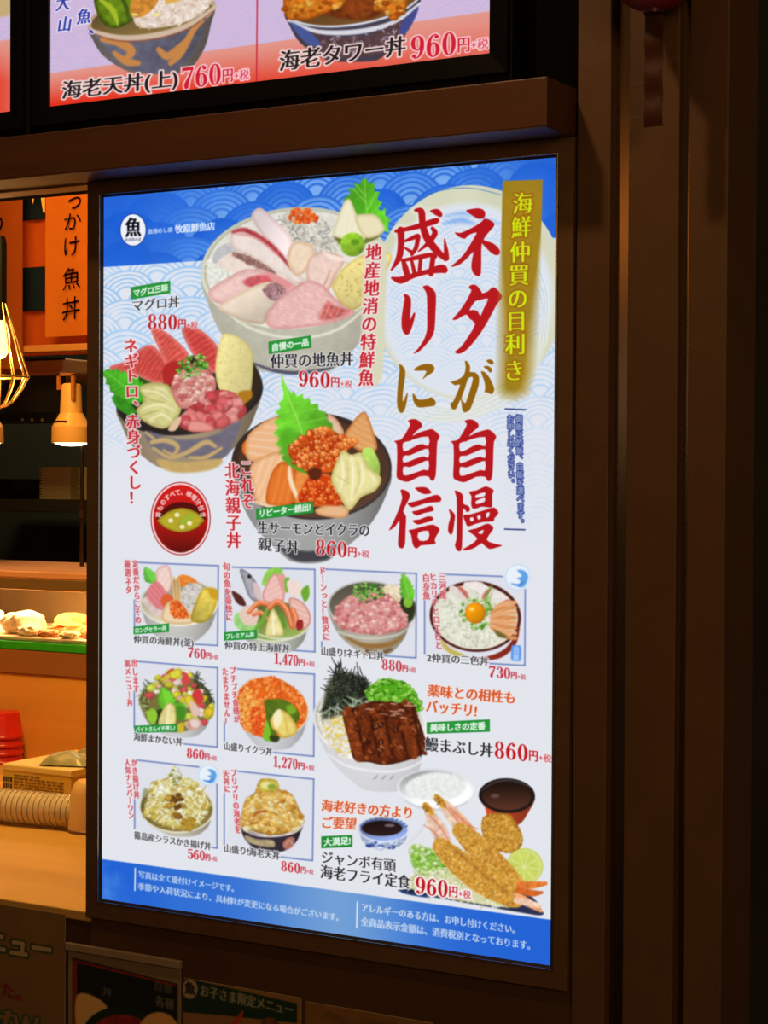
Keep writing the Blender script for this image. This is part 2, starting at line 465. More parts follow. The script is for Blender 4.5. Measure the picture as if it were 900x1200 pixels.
def _didone(d, X, Y):
    X = X-.25                             # figures are half an em wide, centred
    ring = lambda cx, cy, rx, ry, ix, iy: np.maximum(_ell(X, Y, cx, cy, rx, ry), -_ell(X, Y, cx, cy, ix, iy))
    st = lambda *p: sd_stroke(X, Y, spline(p, False, 5))
    bl = lambda x, y, r: np.hypot(X-x, Y-y)-r
    bar = lambda a, b, c, e: np.maximum(np.maximum(a-X, X-b), np.maximum(c-Y, Y-e))
    mn = lambda *a: np.minimum.reduce(a)
    if d == '0': return ring(.25, .5, .225, .5, .085, .455)
    if d == '8': return mn(ring(.25, .745, .19, .255, .075, .215), ring(.25, .265, .22, .265, .085, .225))
    if d == '9': return mn(ring(.25, .68, .22, .32, .085, .28), st((.41, .68, .13), (.4, .38, .12), (.3, .1, .07), (.15, .02, .04)), bl(.13, .13, .075))
    if d == '6': return mn(_ell(.5-X, 1-Y, .25, .68, .22, .32)*0+np.maximum(_ell(X, Y, .25, .32, .22, .32), -_ell(X, Y, .25, .32, .085, .28)),
                           st((.09, .32, .13), (.1, .62, .12), (.2, .9, .07), (.35, .98, .04)), bl(.37, .87, .075))
    if d == '7': return mn(bar(.03, .47, .84, .985), st((.45, .9, .05), (.3, .5, .1), (.2, .2, .17), (.2, .06, .16)), bar(.03, .06, .74, .98))
    if d == '1': return mn(bar(.18, .34, 0, 1), bar(.06, .45, 0, .045), st((.06, .84, .03), (.14, .88, .05), (.25, .97, .08)))
    if d == '4': return mn(bar(.27, .42, 0, 1), sd_stroke(X, Y, [(.34, .98, .05), (.03, .28, .05)]), bar(.01, .49, .23, .29), bar(.18, .49, 0, .04))
    if d == '3': return mn(st((.09, .84, .04), (.2, .98, .05), (.37, .9, .1), (.4, .75, .15), (.34, .58, .09), (.2, .52, .04)),
                           st((.2, .52, .04), (.36, .47, .08), (.42, .27, .17), (.36, .07, .1), (.2, .015, .05), (.09, .1, .04)), bl(.11, .8, .07), bl(.11, .18, .075))
    if d == '2': return mn(bl(.12, .76, .08), st((.07, .78, .05), (.13, .94, .06), (.26, .98, .06), (.39, .87, .13), (.4, .7, .16), (.3, .45, .1), (.1, .14, .05), (.05, .04, .05)),
                           st((.06, .06, .08), (.2, .1, .12), (.36, .05, .1), (.44, .12, .05), (.46, .24, .03)))
    if d == '5': return mn(bar(.1, .43, .88, .98), sd_stroke(X, Y, [(.1, .96, .05), (.09, .5, .04)]),
                           st((.09, .5, .04), (.24, .61, .06), (.4, .47, .14), (.42, .27, .17), (.35, .06, .1), (.2, .015, .05), (.09, .1, .04)), bl(.11, .17, .075))
    return bl(.2, .06, .085)              # ',' and '.'
def glyph(ch, style):
    """signed distance image of a character, in ems; 'g' plain, 'm' heavy uprights with fine horizontals, 'd' bold figures"""
    key = (ch, style)
    if key in GLYPH: return GLYPH[key]
    X, Y = _gridEM()
    if style == 'd':
        sd = _didone(ch, X, Y)
        if ch == ',': sd = np.minimum(sd, sd_stroke(X-.25, Y, [(.25, .03, .06), (.17, -.13, .02)]))
        adv = .54 if ch != ',' else .3
        GLYPH[key] = (sd.astype(np.float32), adv); return GLYPH[key]
    base = (ch, 'raw')
    if base not in GLYPH:
        if ch.strip() == '': GLYPH[base] = (np.full(X.shape, 1., np.float32), .5 if ch == ' ' else 1.)
        else:
            cs = _outline(ch); half = ord(ch) < 128
            wd = max(c[:, 0].max() for c in cs)+.05 if half else 1.0
            sh = (1-wd)/2 if half else 0
            GLYPH[base] = (sd_poly(X, Y, [c+np.array([sh, .12]) for c in cs]).astype(np.float32), wd)
    sd, adv = GLYPH[base]
    if style == 'm':
        e = .015; a = 2; b = sd.copy()
        for k in (1, a):
            b[:, k:] = np.minimum(b[:, k:], sd[:, :-k]); b[:, :-k] = np.minimum(b[:, :-k], sd[:, k:])
        sd = b+e
    GLYPH[key] = (sd, adv); return GLYPH[key]

def put_glyph(cv, ch, style, org, ex, ey, col, bold=0., glow=None, alpha=1., vert=False):
    """org = pixel of the em box centre, ex / ey = pixel vectors of one em to the right / downward"""
    sd, adv = glyph(ch, style)
    if ch.strip() == '': return
    M = np.array([[ex[0], ey[0]], [ex[1], ey[1]]], float); Mi = np.linalg.inv(M)
    sc = math.sqrt(abs(np.linalg.det(M)))
    g = glow[1] if glow else 0
    r = .5+MARG-.01
    cx = [org[0]+sx*ex[0]*r+sy*ey[0]*r for sx in (-1, 1) for sy in (-1, 1)]; cy = [org[1]+sx*ex[1]*r+sy*ey[1]*r for sx in (-1, 1) for sy in (-1, 1)]
    b = cv.box(min(cx), min(cy), max(cx), max(cy))
    if b is None: return
    X, Y, sl = b
    U = Mi[0, 0]*(X-org[0])+Mi[0, 1]*(Y-org[1]); V = Mi[1, 0]*(X-org[0])+Mi[1, 1]*(Y-org[1])
    if vert and ch in 'ー～（）()…': U, V = V, U
    if vert and ch in '、。': U, V = U-.55, V+.5
    if vert and ch in 'ゃゅょっャュョッァィ': U, V = U-.1, V+.1
    n = sd.shape[0]
    gx = np.clip((U+.5+MARG)*EM-.5, 0, n-1.001); gy = np.clip((.5-V+MARG)*EM-.5, 0, n-1.001)
    i = gx.astype(int); j = gy.astype(int); fx = gx-i; fy = gy-j
    q = ((sd[j, i]*(1-fx)+sd[j, i+1]*fx)*(1-fy)+(sd[j+1, i]*(1-fx)+sd[j+1, i+1]*fx)*fy)*sc
    q = np.where((np.abs(U) > r) | (np.abs(V) > r), 99, q)
    if glow is not None and col is None:
        cv.put(sl, np.clip((g-q)/max(g*glow[2], .4), 0, 1)*glow[3], C255(glow[0]))
    else:
        cv.put(sl, np.clip(.5-(q-bold)/.9, 0, 1)*alpha, C255(col))

def text(cv, s, a, b, h, col, style='g', bold=0., glow=None, slant=0., alpha=1.):
    """a line of lettering from pixel a (left middle) to pixel b (right middle), h = em height in px;
    glow = (colour, reach px, softness 0..1, strength)"""
    adv = [glyph(c, style)[1] for c in s]; tot = sum(adv)
    d = np.array(b, float)-np.array(a, float); per = d/tot
    for ps in ((0, 1) if glow else (1,)):
        t = 0
        for c, w in zip(s, adv):
            o = np.array(a, float)+per*(t+w/2); t += w
            put_glyph(cv, c, style, o, per, (-slant*h, h), None if ps == 0 else col, bold, glow, alpha)
def vtext(cv, s, a, b, w, col, style='g', bold=0., glow=None, alpha=1.):
    """vertical lettering from pixel a (top middle) to pixel b (bottom middle), w = em width"""
    d = np.array(b, float)-np.array(a, float); n = len(s); per = d/n
    for ps in ((0, 1) if glow else (1,)):
        for i, c in enumerate(s):
            o = np.array(a, float)+per*(i+.5); x = o[0]
            put_glyph(cv, c, style, o, (w, w*SLOPE(x, o[1])), per, None if ps == 0 else col, bold, glow, alpha, True)
def SLOPE(x, y): return (y-538.)/(x+3342.)
def price(cv, num, a, b, h, col=(190, 22, 35), glow=((240, 236, 240), 1.3, .8, .9), tail=True, ratio=(.60, .17, .23)):
    """'860' + en + plus tax, running from pixel a to pixel b (middles)"""
    a = np.array(a, float); b = np.array(b, float); d = b-a
    p1 = a+d*ratio[0]; p2 = p1+d*ratio[1]
    up = np.array([0, h])
    text(cv, num, a, p1, h, col, 'd', bold=.1, glow=glow)
    text(cv, '円', p1+up*.10, p2+up*.10, h*.72, col, 'm', bold=.25, glow=glow)
    if tail: text(cv, '+税', p2+up*.17, b+up*.17, h*.52, col, 'm', bold=.0, glow=glow)
def tag(cv, pts, s, a, b, h, green=(38, 150, 58)):
    cv.shape(pts, green, smooth=False, soft=.7, edge=((20, 125, 45), 1.2))
    text(cv, s, a, b, h, (245, 250, 245), 'g', bold=h*.035)
# ------------------------------------------------------------------ the big menu sheet (artwork in picture units)
def Zm(ox, oy, sc):
    return lambda pts: [(ox+p[0]/sc, oy+p[1]/sc)+tuple(q/sc for q in p[2:]) for p in pts]

def warp(X, Y):
    return X, 538+(Y-538)*885/(822+125*(X-122)/530)

def seigaiha(U, V, r):
    """hand-drawn fans of waves: returns line strength 0..1 and a per-fan tone"""
    U = U+5*noise2(U, V, 60, 3, 2); V = V+4*noise2(U, V, 50, 9, 2)
    line = np.zeros_like(U); tone = np.zeros_like(U); done = np.zeros(U.shape, bool)
    dy = r*.5; k0 = int(np.floor(V.min()/dy))-1; k1 = int(np.ceil(V.max()/dy))+3
    for k in range(k1, k0, -1):                       # the lowest row lies in front
        off = (k % 2)*r; c = np.round((U-off)/(2*r)); cx = c*2*r+off; cy = k*dy
        jit = np.sin(c*12.9+k*78.2)*43758.5; jit = jit-np.floor(jit)
        d = np.hypot((U-cx), (V-cy-jit*r*.12)*1.12)/(r*(.98+.10*jit))
        hit = (d < 1) & ~done
        ring = np.zeros_like(d)
        for q, w in ((.97, .055), (.80, .035), (.64, .04), (.47, .035), (.30, .045)):
            ring = np.maximum(ring, np.clip(1.35-np.abs(d-q)/w, 0, 1))
        line = np.where(hit, ring, line); tone = np.where(hit, jit*.6+.4*(1-d), tone); done |= hit
    return line, tone

def mixc(a, b, t): return a*(1-t[..., None])+b*t[..., None]

def paint_ground(cv):
    X, Y, sl = cv.box(cv.x0, cv.y0, cv.x0+cv.w/cv.S, cv.y0+cv.h/cv.S)
    U, V = warp(X, Y)
    ln, tn = seigaiha(U, V, 37.)
    paper = C255((227, 229, 237))
    col = np.broadcast_to(paper, X.shape+(3,)).copy()
    # pale waves on the white part, dying out downwards
    fade = np.clip((560-Y)/150, 0, 1)*np.clip(1.15-.35*np.clip((X-250)/300, 0, 1), 0, 1)
    fade = np.maximum(fade, .18*np.clip((650-Y)/60, 0, 1)*np.clip((X-560)/60, 0, 1))
    stro = .55+.45*noise2(U, V, 16, 4, 2)
    col = mixc(col, C255((150, 196, 240)), np.clip(ln*stro*1.5, 0, 1)*fade*.95)
    col = mixc(col, C255((205, 224, 246)), np.clip(tn, 0, 1)*fade*.45)
    # blue head band
    b1 = 313-.0650*(X-122)
    deep = C255((22, 92, 214)); light = C255((122, 174, 242))
    lift = np.clip((X-150)/170, 0, 1)*np.clip((650-X)/110, 0, 1)*.95+.14
    head = mixc(np.broadcast_to(deep, col.shape), light, np.clip(tn*1.25*lift, 0, 1))
    head = mixc(head, C255((40, 104, 214)), np.clip(ln*.9, 0, 1)*(.25+.65*lift))
    head = head*(1+.04*noise2(X, Y, 20, 2))[..., None]
    col = mixc(col, head, np.clip((b1-Y)/1.2+.5, 0, 1))
    # foot band
    b2 = 1007+.1354*(X-122)
    c = np.exp(-((X-400)/95.)**2)
    foot = mixc(np.broadcast_to(C255((30, 98, 212)), col.shape), C255((122, 166, 214)), np.clip(c*.85+.22*np.clip((450-X)/300, 0, 1)*np.clip((X-150)/60, 0, 1), 0, 1))
    sm = np.clip(noise2(X, Y, 26, 12, 4)*1.6-.1, 0, 1)*np.clip((162-X)/36, 0, 1)
    foot = mixc(foot, C255((110, 170, 245)), sm*.45)
    col = mixc(col, foot, np.clip((Y-b2)/1.2+.5, 0, 1))
    cv.img[sl] = col
    # the pale moon disc behind the headline with brushed mist
    cv.ell(549, 343, 113, 126, (212, 214, 188), rot=6, own=False, tex=(.03, 40, 3))
    cv.ell(546, 352, 101, 114, (222, 228, 238), rot=6, own=False, soft=8)
    Xb, Yb, s2 = cv.box(440, 240, 650, 470)
    Ub, Vb = warp(Xb, Yb); l2, t2 = seigaiha(Ub, Vb, 30.)
    m = np.clip(1-np.hypot((Xb-546)/101, (Yb-352)/114), 0, .12)/.12*np.clip((470-Yb)/80, 0, 1)
    im = mixc(cv.img[s2], C255((160, 200, 245)), np.clip(l2*(.6+.5*noise2(Xb, Yb, 12, 3)), 0, 1)*m*.6)
    cv.img[s2] = im
    cv.stroke([(450, 262, .8), (490, 232, 1.2), (545, 220, 1.2), (600, 232, .8)], (60, 110, 190), own=False, alpha=.7)
    cv.stroke([(517, 255, 1), (545, 250, 5), (585, 262, 2)], (120, 170, 240), own=False, soft=4, alpha=.6)
    cv.stroke([(520, 262, 2), (540, 258, 7), (555, 262, 2)], (90, 150, 240), own=False, soft=5, alpha=.6)
    for k in range(14):                               # mist sweeping round under the disc
        o = k*3.2
        cv.stroke([(452+o, 480-o*.25, .6), (510+o*.5, 494-o*.4, 2.0), (570, 484-o*.55, 2.4), (618, 452-o*.8, 2.2), (642, 400-o, 1.4)],
                  [(214, 216, 190), (236, 238, 236), (222, 226, 216)][k % 3], own=False, alpha=.55, soft=1.6)
    for k in range(7):
        cv.stroke([(628-k, 300+k*4, .8), (642-k*1.2, 345+k*3, 1.6), (640-k*2, 400, 1.2)], [(236, 240, 240), (196, 206, 214)][k % 2], own=False, alpha=.6, soft=1.2)

def paint_logo(cv):
    cv.use('shop_logo')
    cv.ell(156, 269.5, 15.6, 19.3, (20, 60, 150)); cv.ell(156, 269.5, 14.6, 18.3, (238, 242, 250))
    put_glyph(cv, '魚', 'm', (156, 266), (19, -1), (0, 24), (15, 15, 25), bold=.5)
    for k, c in enumerate('味自慢の店'):
        put_glyph(cv, c, 'g', (148+k*3.9, 281-k*.15), (3.6, -.2), (0, 4.2), (30, 30, 60), alpha=.8)
    text(cv, '漁港めし家', (173, 271.5), (202.5, 269), 6.2, (236, 243, 255), 'g', bold=.1)
    text(cv, '牧原鮮魚店', (205, 268.6), (252, 264.6), 10.5, (240, 246, 255), 'm', bold=.25)

def paint_headline(cv):
    cv.use('headline_lettering')
    red = (182, 18, 28); gold = (146, 98, 12)
    halo = dict(soft=5., alpha=.55)
    z = Zm(450, 230, 6)
    sea = [
     [(85,245,12),(200,222,18),(350,178,24),(376,168,12)], [(118,240,30),(120,330,26),(106,430,24),(52,518,4)],
     [(148,315,8),(200,294,15),(238,280,18),(236,312,17),(224,365,16),(196,408,12)], [(150,365,6),(200,396,14)],
     [(220,98,8),(262,108,26),(272,200,26),(300,288,30),(360,372,30),(432,440,18)], [(440,436,20),(436,380,16),(425,302,2)],
     [(340,225,12),(358,262,22),(312,328,16),(244,386,4)], [(332,104,6),(372,112,26),(394,130,18)],
     [(128,452,10),(250,428,18),(330,412,16),(362,424,12)], [(138,462,16),(152,510,24),(166,558,22)],
     [(193,446,10),(216,545,16)], [(258,440,14),(248,542,14)], [(346,418,20),(330,545,20)],
     [(58,575,8),(118,590,28),(200,560,20),(300,532,18),(400,510,34),(425,518,26)]]
    polys = []
    dot = lambda *p: p
    ne = [[(578,98),(600,92),(650,84),(690,90),(712,115),(705,150),(670,160),(640,148),(610,128),(585,112)],
          [(498,252),(530,258),(570,245),(640,210),(690,175),(705,158),(740,165),(775,190),(770,215),(735,255),(700,305),(740,320),(780,340),(812,375),(812,405),(790,415),(755,400),(700,345),(688,335),(684,400),(682,540),(660,562),(630,545),(614,500),(620,440),(628,390),(590,430),(540,475),(500,492),(470,494),(510,460),(560,410),(600,350),(640,280),(650,255),(600,270),(570,298),(540,292),(510,272)]]
    z2 = Zm(450, 325, 6); z3 = Zm(450, 410, 6); z4 = Zm(450, 485, 6); z5 = Zm(450, 565, 6); z6 = Zm(450+398/6., 485.4, 6)
    ri = [[(138,118),(165,122),(190,155),(188,230),(182,300),(205,255),(220,250),(212,300),(190,370),(170,402),(145,398),(126,360),(124,280),(140,180),(145,145)],
          [(272,68),(295,56),(320,62),(350,90),(366,130),(362,250),(355,370),(330,430),(280,490),(240,525),(206,535),(240,500),(280,440),(302,370),(304,280),(302,140),(290,95)]]
    ta = [[(596,70),(610,55),(635,50),(660,65),(685,100),(692,112),(730,98),(760,72),(785,75),(828,125),(825,150),(790,195),(740,290),(680,390),(610,480),(560,525),(520,538),(498,522),(540,490),(590,420),(640,330),(600,290),(580,262),(540,280),(510,297),(480,296),(520,250),(570,180),(612,100),(610,85)],
          [(640,170),(670,162),(732,150),(700,220),(678,272),(660,240),(625,228),(600,232)]]
    ni = [[(104,100),(130,112),(150,150),(145,220),(133,300),(133,365),(150,330),(165,298),(165,330),(150,410),(130,442),(110,438),(94,400),(92,330),(100,220),(110,140)],
          [(208,142),(240,115),(290,98),(335,102),(356,130),(340,160),(300,185),(268,208),(300,150),(250,148)],
          [(202,304),(222,325),(245,350),(300,345),(330,332),(355,350),(364,372),(355,392),(310,400),(250,405),(225,392),(205,355)]]
    ga = [[(568,78),(590,85),(606,120),(604,155),(640,158),(668,190),(665,250),(640,330),(610,410),(590,432),(565,440),(550,420),(545,375),(536,350),(515,400),(498,420),(475,412),(466,375),(485,365),(510,310),(535,245),(500,250),(480,235),(465,225),(510,212),(560,180),(574,120)],
          [(590,205),(615,190),(625,205),(605,280),(575,370),(560,365),(545,340),(570,270)],
          [(682,150),(710,158),(745,200),(772,260),(774,290),(755,313),(730,300),(706,298),(712,270),(705,220),(690,180)],
          [(698,118),(730,112),(755,130),(760,150),(745,160),(725,140)], [(718,76),(745,66),(768,80),(770,98),(755,105),(735,92)]]
    ji = [[(168,48),(200,36),(235,42),(266,70),(262,95),(230,120),(200,155),(250,130),(310,112),(345,110),(392,155),(375,195),(370,300),(364,430),(345,470),(325,462),(312,440),(250,440),(180,475),(140,475),(95,455),(88,420),(92,330),(90,215),(70,195),(85,188),(120,180),(150,140),(180,85),(182,65)],
          [(134,205),(180,192),(220,175),(312,160),(312,225),(270,212),(230,222),(180,250),(138,262)], [(138,295),(180,292),(250,262),(312,245),(312,308),(280,298),(220,315),(138,345)],
          [(138,370),(180,375),(260,345),(312,328),(312,395),(280,392),(200,420),(138,432)]]
    shin = [[(115,58),(135,52),(165,65),(184,95),(165,140),(135,205),(155,240),(152,330),(148,430),(135,462),(118,465),(98,440),(104,350),(108,270),(80,310),(35,340),(60,290),(100,200),(128,110)],
            [(218,40),(260,34),(300,38),(328,62),(330,78),(290,85),(255,75),(230,55)],
            [(165,150),(200,140),(280,118),(350,92),(385,92),(403,115),(395,138),(350,142),(280,152),(200,178)],
            [(196,208),(240,198),(300,175),(335,168),(350,188),(340,205),(280,218),(230,236)], [(200,270),(250,262),(300,242),(335,242),(348,255),(335,272),(280,288),(235,298)],
            [(172,340),(210,330),(280,310),(345,298),(388,325),(385,350),(362,390),(358,415),(365,428),(340,438),(260,445),(235,465),(215,460),(200,430),(190,370)], [(240,358),(312,342),(310,405),(248,410)]]
    man = [[(455,190),(480,205),(500,235),(495,280),(485,350),(470,370),(450,345),(455,290),(468,240)],
           [(495,60),(530,68),(556,95),(556,150),(590,165),(605,185),(600,205),(580,210),(556,185),(552,300),(548,460),(530,486),(510,475),(498,440),(510,400),(512,250),(510,110)],
           [(598,68),(650,58),(710,30),(745,40),(772,58),(760,90),(760,170),(735,178),(690,172),(650,185),(622,185),(612,150),(615,100)], [(645,92),(708,72),(706,98),(648,112)], [(648,132),(706,110),(706,138),(650,155)],
           [(556,232),(600,228),(680,205),(760,180),(780,182),(806,215),(775,255),(770,275),(700,280),(640,295),(590,312),(572,280)], [(605,252),(625,247),(630,270),(610,275)], [(655,240),(675,232),(680,255),(662,262)], [(718,220),(742,212),(738,240),(722,250)],
           [(590,340),(650,325),(700,300),(735,292),(770,318),(755,350),(722,405),(770,430),(832,445),(790,460),(740,470),(700,440),(685,430),(640,460),(590,478),(550,475),(600,445),(655,400),(620,365)], [(660,355),(700,335),(690,365)]]
    for ps in (0, 1):
        k = dict(soft=6., alpha=.6, own=False) if ps == 0 else dict(soft=.9)
        pc = (246, 236, 238)
        for st in sea:
            q = [(a, b, w*1.55+1.0) for a, b, w in z(st)]
            if ps == 0: q = [(a, b, w+4) for a, b, w in q]
            cv.stroke(q, pc if ps == 0 else red, **k)
        for zz, con, col in ((z, ne, red), (z2, ri, red), (z2, ta, red), (z3, ni, gold), (z3, ga, gold), (z4, ji, red), (z6, ji, red), (z5, shin, red), (z5, man, red)):
            cv.shape([zz(c) for c in con], pc if ps == 0 else col, n=2, **k)

def paint_catch(cv):
    cv.use('gold_banner')
    pts = [(589, 212), (636, 210.5), (634.5, 262), (631, 330), (628, 400), (625, 440), (619, 462), (604, 469), (588, 466), (582, 455), (583, 430), (586, 330)]
    b = cv.box(570, 205, 650, 480); X, Y, sl = b
    sd = sd_poly(X, Y, [np.array(pts)])
    soft = np.clip((Y-262)/120, .06, 1)*16
    cov = np.clip(.5-sd/soft-.25*np.clip((Y-262)/150, 0, 1), 0, 1)
    mott = np.clip(noise2(X, Y, 22, 8)*.5+.5, 0, 1)
    col = mixc(np.broadcast_to(C255((150, 124, 30)), X.shape+(3,)), C255((172, 132, 26)), mott)
    col = mixc(col, C255((205, 205, 170)), np.clip(noise2(X, Y, 34, 21)*1.5-.35, 0, .6)*np.clip((Y-330)/60, 0, 1)*np.clip(1-(470-Y)/120, 0, 1)*.6)
    cv.put(sl, cov, col)
    s = '海鮮仲買の目利き'; pos = [238, 266, 295, 322, 349.5, 376, 403, 434]
    for ps in (0, 1):
        for c, y in zip(s, pos):
            x = 612.5-(y-238)*.052
            put_glyph(cv, c, 'm', (x, y), (24.5, 24.5*SLOPE(x, y)), (0, 27 if c != '目' else 26), None if ps == 0 else (205, 226, 22), .25, ((150, 78, 12), 2.6, .9, .9))

def paint_verticals(cv):
    red = (196, 36, 46); gl = ((244, 232, 236), 2.2, .6, .95); gp = ((238, 196, 202), 2.0, .9, .85)
    cv.use('side_slogan')
    cv.shape([(432, 285), (449, 284), (453, 300), (451, 380), (448, 438), (440, 452), (424, 452), (421, 440), (424, 380), (428, 300)], (216, 214, 186), soft=4)
    vtext(cv, '地産地消の特鮮魚', (438.5, 285), (428.5, 453), 19, (196, 30, 42), 'm', .3, gl)
    cv.use('side_slogan_tuna')
    vtext(cv, 'ネギトロ、赤身づくし！', (153, 396), (158.5, 592), 16.5, (196, 36, 46), 'm', .35, gl)
    cv.use('side_slogan_salmon')
    vtext(cv, 'これぞ', (288, 538), (291, 597), 16, red, 'm', .3, gl)
    vtext(cv, '北海親子丼', (271.5, 541), (274.5, 643), 17.5, red, 'm', .3, gl)
    cv.use('rice_note')
    nb = (36, 62, 150); w = ((26, 48, 132), 1.5, .5, 1.)
    vtext(cv, '御飯は酢飯、白飯を選べます。', (608, 486), (610.5, 617), 8.2, (222, 230, 246), 'g', .0, w)
    vtext(cv, 'お申し出ください。', (598, 486), (599.5, 570), 8.2, (222, 230, 246), 'g', .0, w)
    cv.stroke([(592, 479.2), (616, 480.2)], (40, 55, 120), w=1.7); cv.stroke([(591.5, 620), (615, 620.8)], (40, 55, 120), w=1.7)

FR = (84, 108, 176)
def frame_lines(cv, segs, fill=None):
    if fill is not None:
        cv.shape(fill, (222, 224, 234), smooth=False, own=True)
    for a, b in segs: cv.stroke([a, b], FR, w=1.5)

def dish_jizakana(cv):
    z = Zm(220, 190, 3.75); cv.use('fish_bowl_picture')
    cv.shape(z([(765,75),(785,72),(800,95),(822,90),(820,130),(845,130),(832,165),(855,175),(838,205),(850,215),(870,200),(868,235),(890,250),(880,280),(885,310),(860,302),(800,300),(740,230),(700,170),(680,165),(715,140),(705,115),(735,115),(730,90),(755,100)]), (88, 186, 38), smooth=False, soft=1.2, tex=(.16,10,4), lin=(20,.14,430,240,22))
    for st in ([(776,75),(785,200),(800,300)], [(785,180),(725,115)], [(790,210),(830,130)], [(795,240),(850,180)], [(860,215),(872,260),(862,300)], [(780,150),(740,100)]): cv.stroke(z(st), (166, 226, 104), w=1.1, alpha=.7)
    cv.bowl(346, 314, 111, 71, -5, (346, 432), (206, 202, 184), (216, 216, 196), (190, 184, 160), 4.5, fw=.44, tex=(.05, 6, 3), sidegrad=.14)
    cv.stroke([(293, 424, 2), (320, 434, 4), (350, 437, 4.5), (385, 432, 3), (398, 424, 1)], (84, 84, 104), soft=1.5)
    cv.stroke([(250, 352, 1), (290, 383, 3), (345, 396, 3), (400, 384, 3), (448, 340, 1)], (228, 226, 206), own=True, soft=2)
    cv.ell(346, 313, 105, 66, (226, 224, 214), rot=-5, tex=(.06, 5, 9))
    cv.grains(z([(90,400),(170,330),(330,260),(600,230),(800,330),(820,480),(600,700),(300,690),(120,590)]), 260, 5, 1.6, [(240,238,232),(205,200,190),(228,220,205)], 3)
    # daikon threads and whitebait
    cv.shape(z([(90,440),(130,420),(220,430),(260,480),(200,540),(110,540)]), (236,236,228), tex=(.08,4,2))
    cv.grains(z([(90,440),(130,420),(220,430),(230,500),(110,540)]), 60, 12, 1, [(250,250,245),(205,210,195)], 8, bend=.3)
    cv.shape(z([(130,380),(200,350),(240,390),(170,440),(110,440)]), (196,196,198), tex=(.1,6,3))
    cv.shape(z([(400,240),(470,210),(590,250),(640,300),(660,390),(560,440),(450,400),(420,320)]), (206,200,186), tex=(.1,3,2))
    cv.grains(z([(400,240),(470,215),(590,250),(640,300),(650,390),(560,430),(450,390),(420,320)]), 240, 6, 1.3, [(232,228,220),(170,164,152),(246,244,238),(140,140,140)], 5, bend=.4)
    cv.dots(z([(445,235),(470,205),(530,205),(570,235),(560,262),(500,268),(455,258)]), 110, 1.7, [(226,84,22),(238,120,40),(205,60,15)], 2, (255,200,150))
    # white slices
    cv.shape(z([(280,240),(300,205),(330,205),(380,250),(440,310),(462,370),(430,420),(385,380),(320,310)]), (238,222,222), edge=((222,190,190),5), lin=(20,.08,320,275,20), stripes=((250,240,240),5,40,.3,1))
    cv.shape(z([(190,320),(220,295),(300,310),(400,390),(470,480),(515,520),(470,535),(380,480),(280,420),(200,380)]), (236,222,214), edge=((214,190,180),5), tex=(.05,6,2))
    cv.stroke(z([(198,308,12),(250,298,20),(330,340,22),(400,400,18),(455,470,8)]), (178,64,70), soft=2.6, tex=(.35,3,3))
    cv.stroke(z([(215,312,5),(300,330,7),(380,395,6)]), (214,140,140), soft=2.4, alpha=.7)
    cv.stroke(z([(210,318,4),(300,335,6),(390,405,6)]), (224,150,150), soft=1.5)
    cv.shape(z([(130,440),(200,395),(270,410),(380,470),(440,510),(380,520),(280,490),(180,480)]), (234,216,206), tex=(.06,5,4))
    cv.stroke(z([(205,405,20),(280,435,34),(380,485,14)]), (152,112,104), soft=2, tex=(.35,2,6))
    cv.grains(z([(205,400),(280,415),(390,490),(360,490),(270,455)]), 46, 3, .9, [(110,76,76),(190,150,140)], 4)
    cv.shape(z([(90,570),(170,510),(260,470),(360,490),(430,520),(480,550),(400,575),(300,585),(200,610),(130,620)]), (236,196,190), edge=((216,160,156),6), stripes=((244,214,210),4,70,.5,3), tex=(.07,4,2))
    cv.shape(z([(245,520),(320,495),(400,510),(440,535),(350,550),(270,548)]), (206,92,100), soft=3, tex=(.2,4,2))
    cv.shape(z([(340,480),(400,500),(460,540),(420,560),(370,520)]), (226,150,150), soft=2)
    cv.shape(z([(135,640),(200,590),(300,540),(370,525),(425,560),(405,610),(350,670),(330,712),(250,700),(180,670)]), (228,212,192), edge=((206,180,152),5), lin=(60,-.1,290,355,20), tex=(.04,6,7))
    cv.shape(z([(330,560),(380,527),(432,562),(410,605),(365,605)]), (164,122,126), soft=2, tex=(.3,2,8))
    cv.grains(z([(330,560),(380,527),(432,562),(410,605),(365,605)]), 40, 2.4, 1, [(112,72,80),(214,180,180)], 9)
    # scallops
    cv.shape(z([(440,400),(470,350),(540,360),(560,420),(530,470),(480,500),(445,460)]), (240,216,190), edge=((214,180,146),5), tex=(.06,5,3))
    cv.shape(z([(520,460),(560,400),(640,400),(690,430),(650,500),(620,560),(540,560)]), (238,208,196), edge=((214,170,150),5), tex=(.07,5,5))
    cv.stroke(z([(600,400,10),(640,420,22),(700,430,10)]), (248,228,216), soft=1.5)
    cv.stroke(z([(625,480,4),(600,540,6)]), (196,140,120), soft=2)
    # pink fan
    cv.shape(z([(340,690),(380,620),(450,560),(530,520),(600,545),(650,600),(735,655),(660,700),(520,725),(380,732)]), (232,182,178), edge=((212,148,146),5), stripes=((240,206,202),4.5,115,.5,4), tex=(.08,4,6))
    cv.shape(z([(585,660),(615,612),(645,632),(715,655),(640,690),(580,690)]), (200,98,94), soft=5, tex=(.3,4,4))
    for k in range(5): cv.stroke(z([(600+k*22,620+k*10,3),(575+k*26,690-k*6,4)]), (236,190,184), soft=1.4, alpha=.7)
    # egg, wasabi, ginger
    cv.shape(z([(640,525),(700,450),(800,395),(880,395),(892,440),(800,585),(740,648),(680,625),(640,565)]), (228,212,138), edge=((204,180,96),4), tex=(.07,4,6), lin=(250,.08,425,330,25))
    cv.grains(z([(660,530),(700,470),(800,430),(860,430),(760,600),(690,600)]), 26, 3.4, 1.1, [(190,140,50),(176,150,60)], 3)
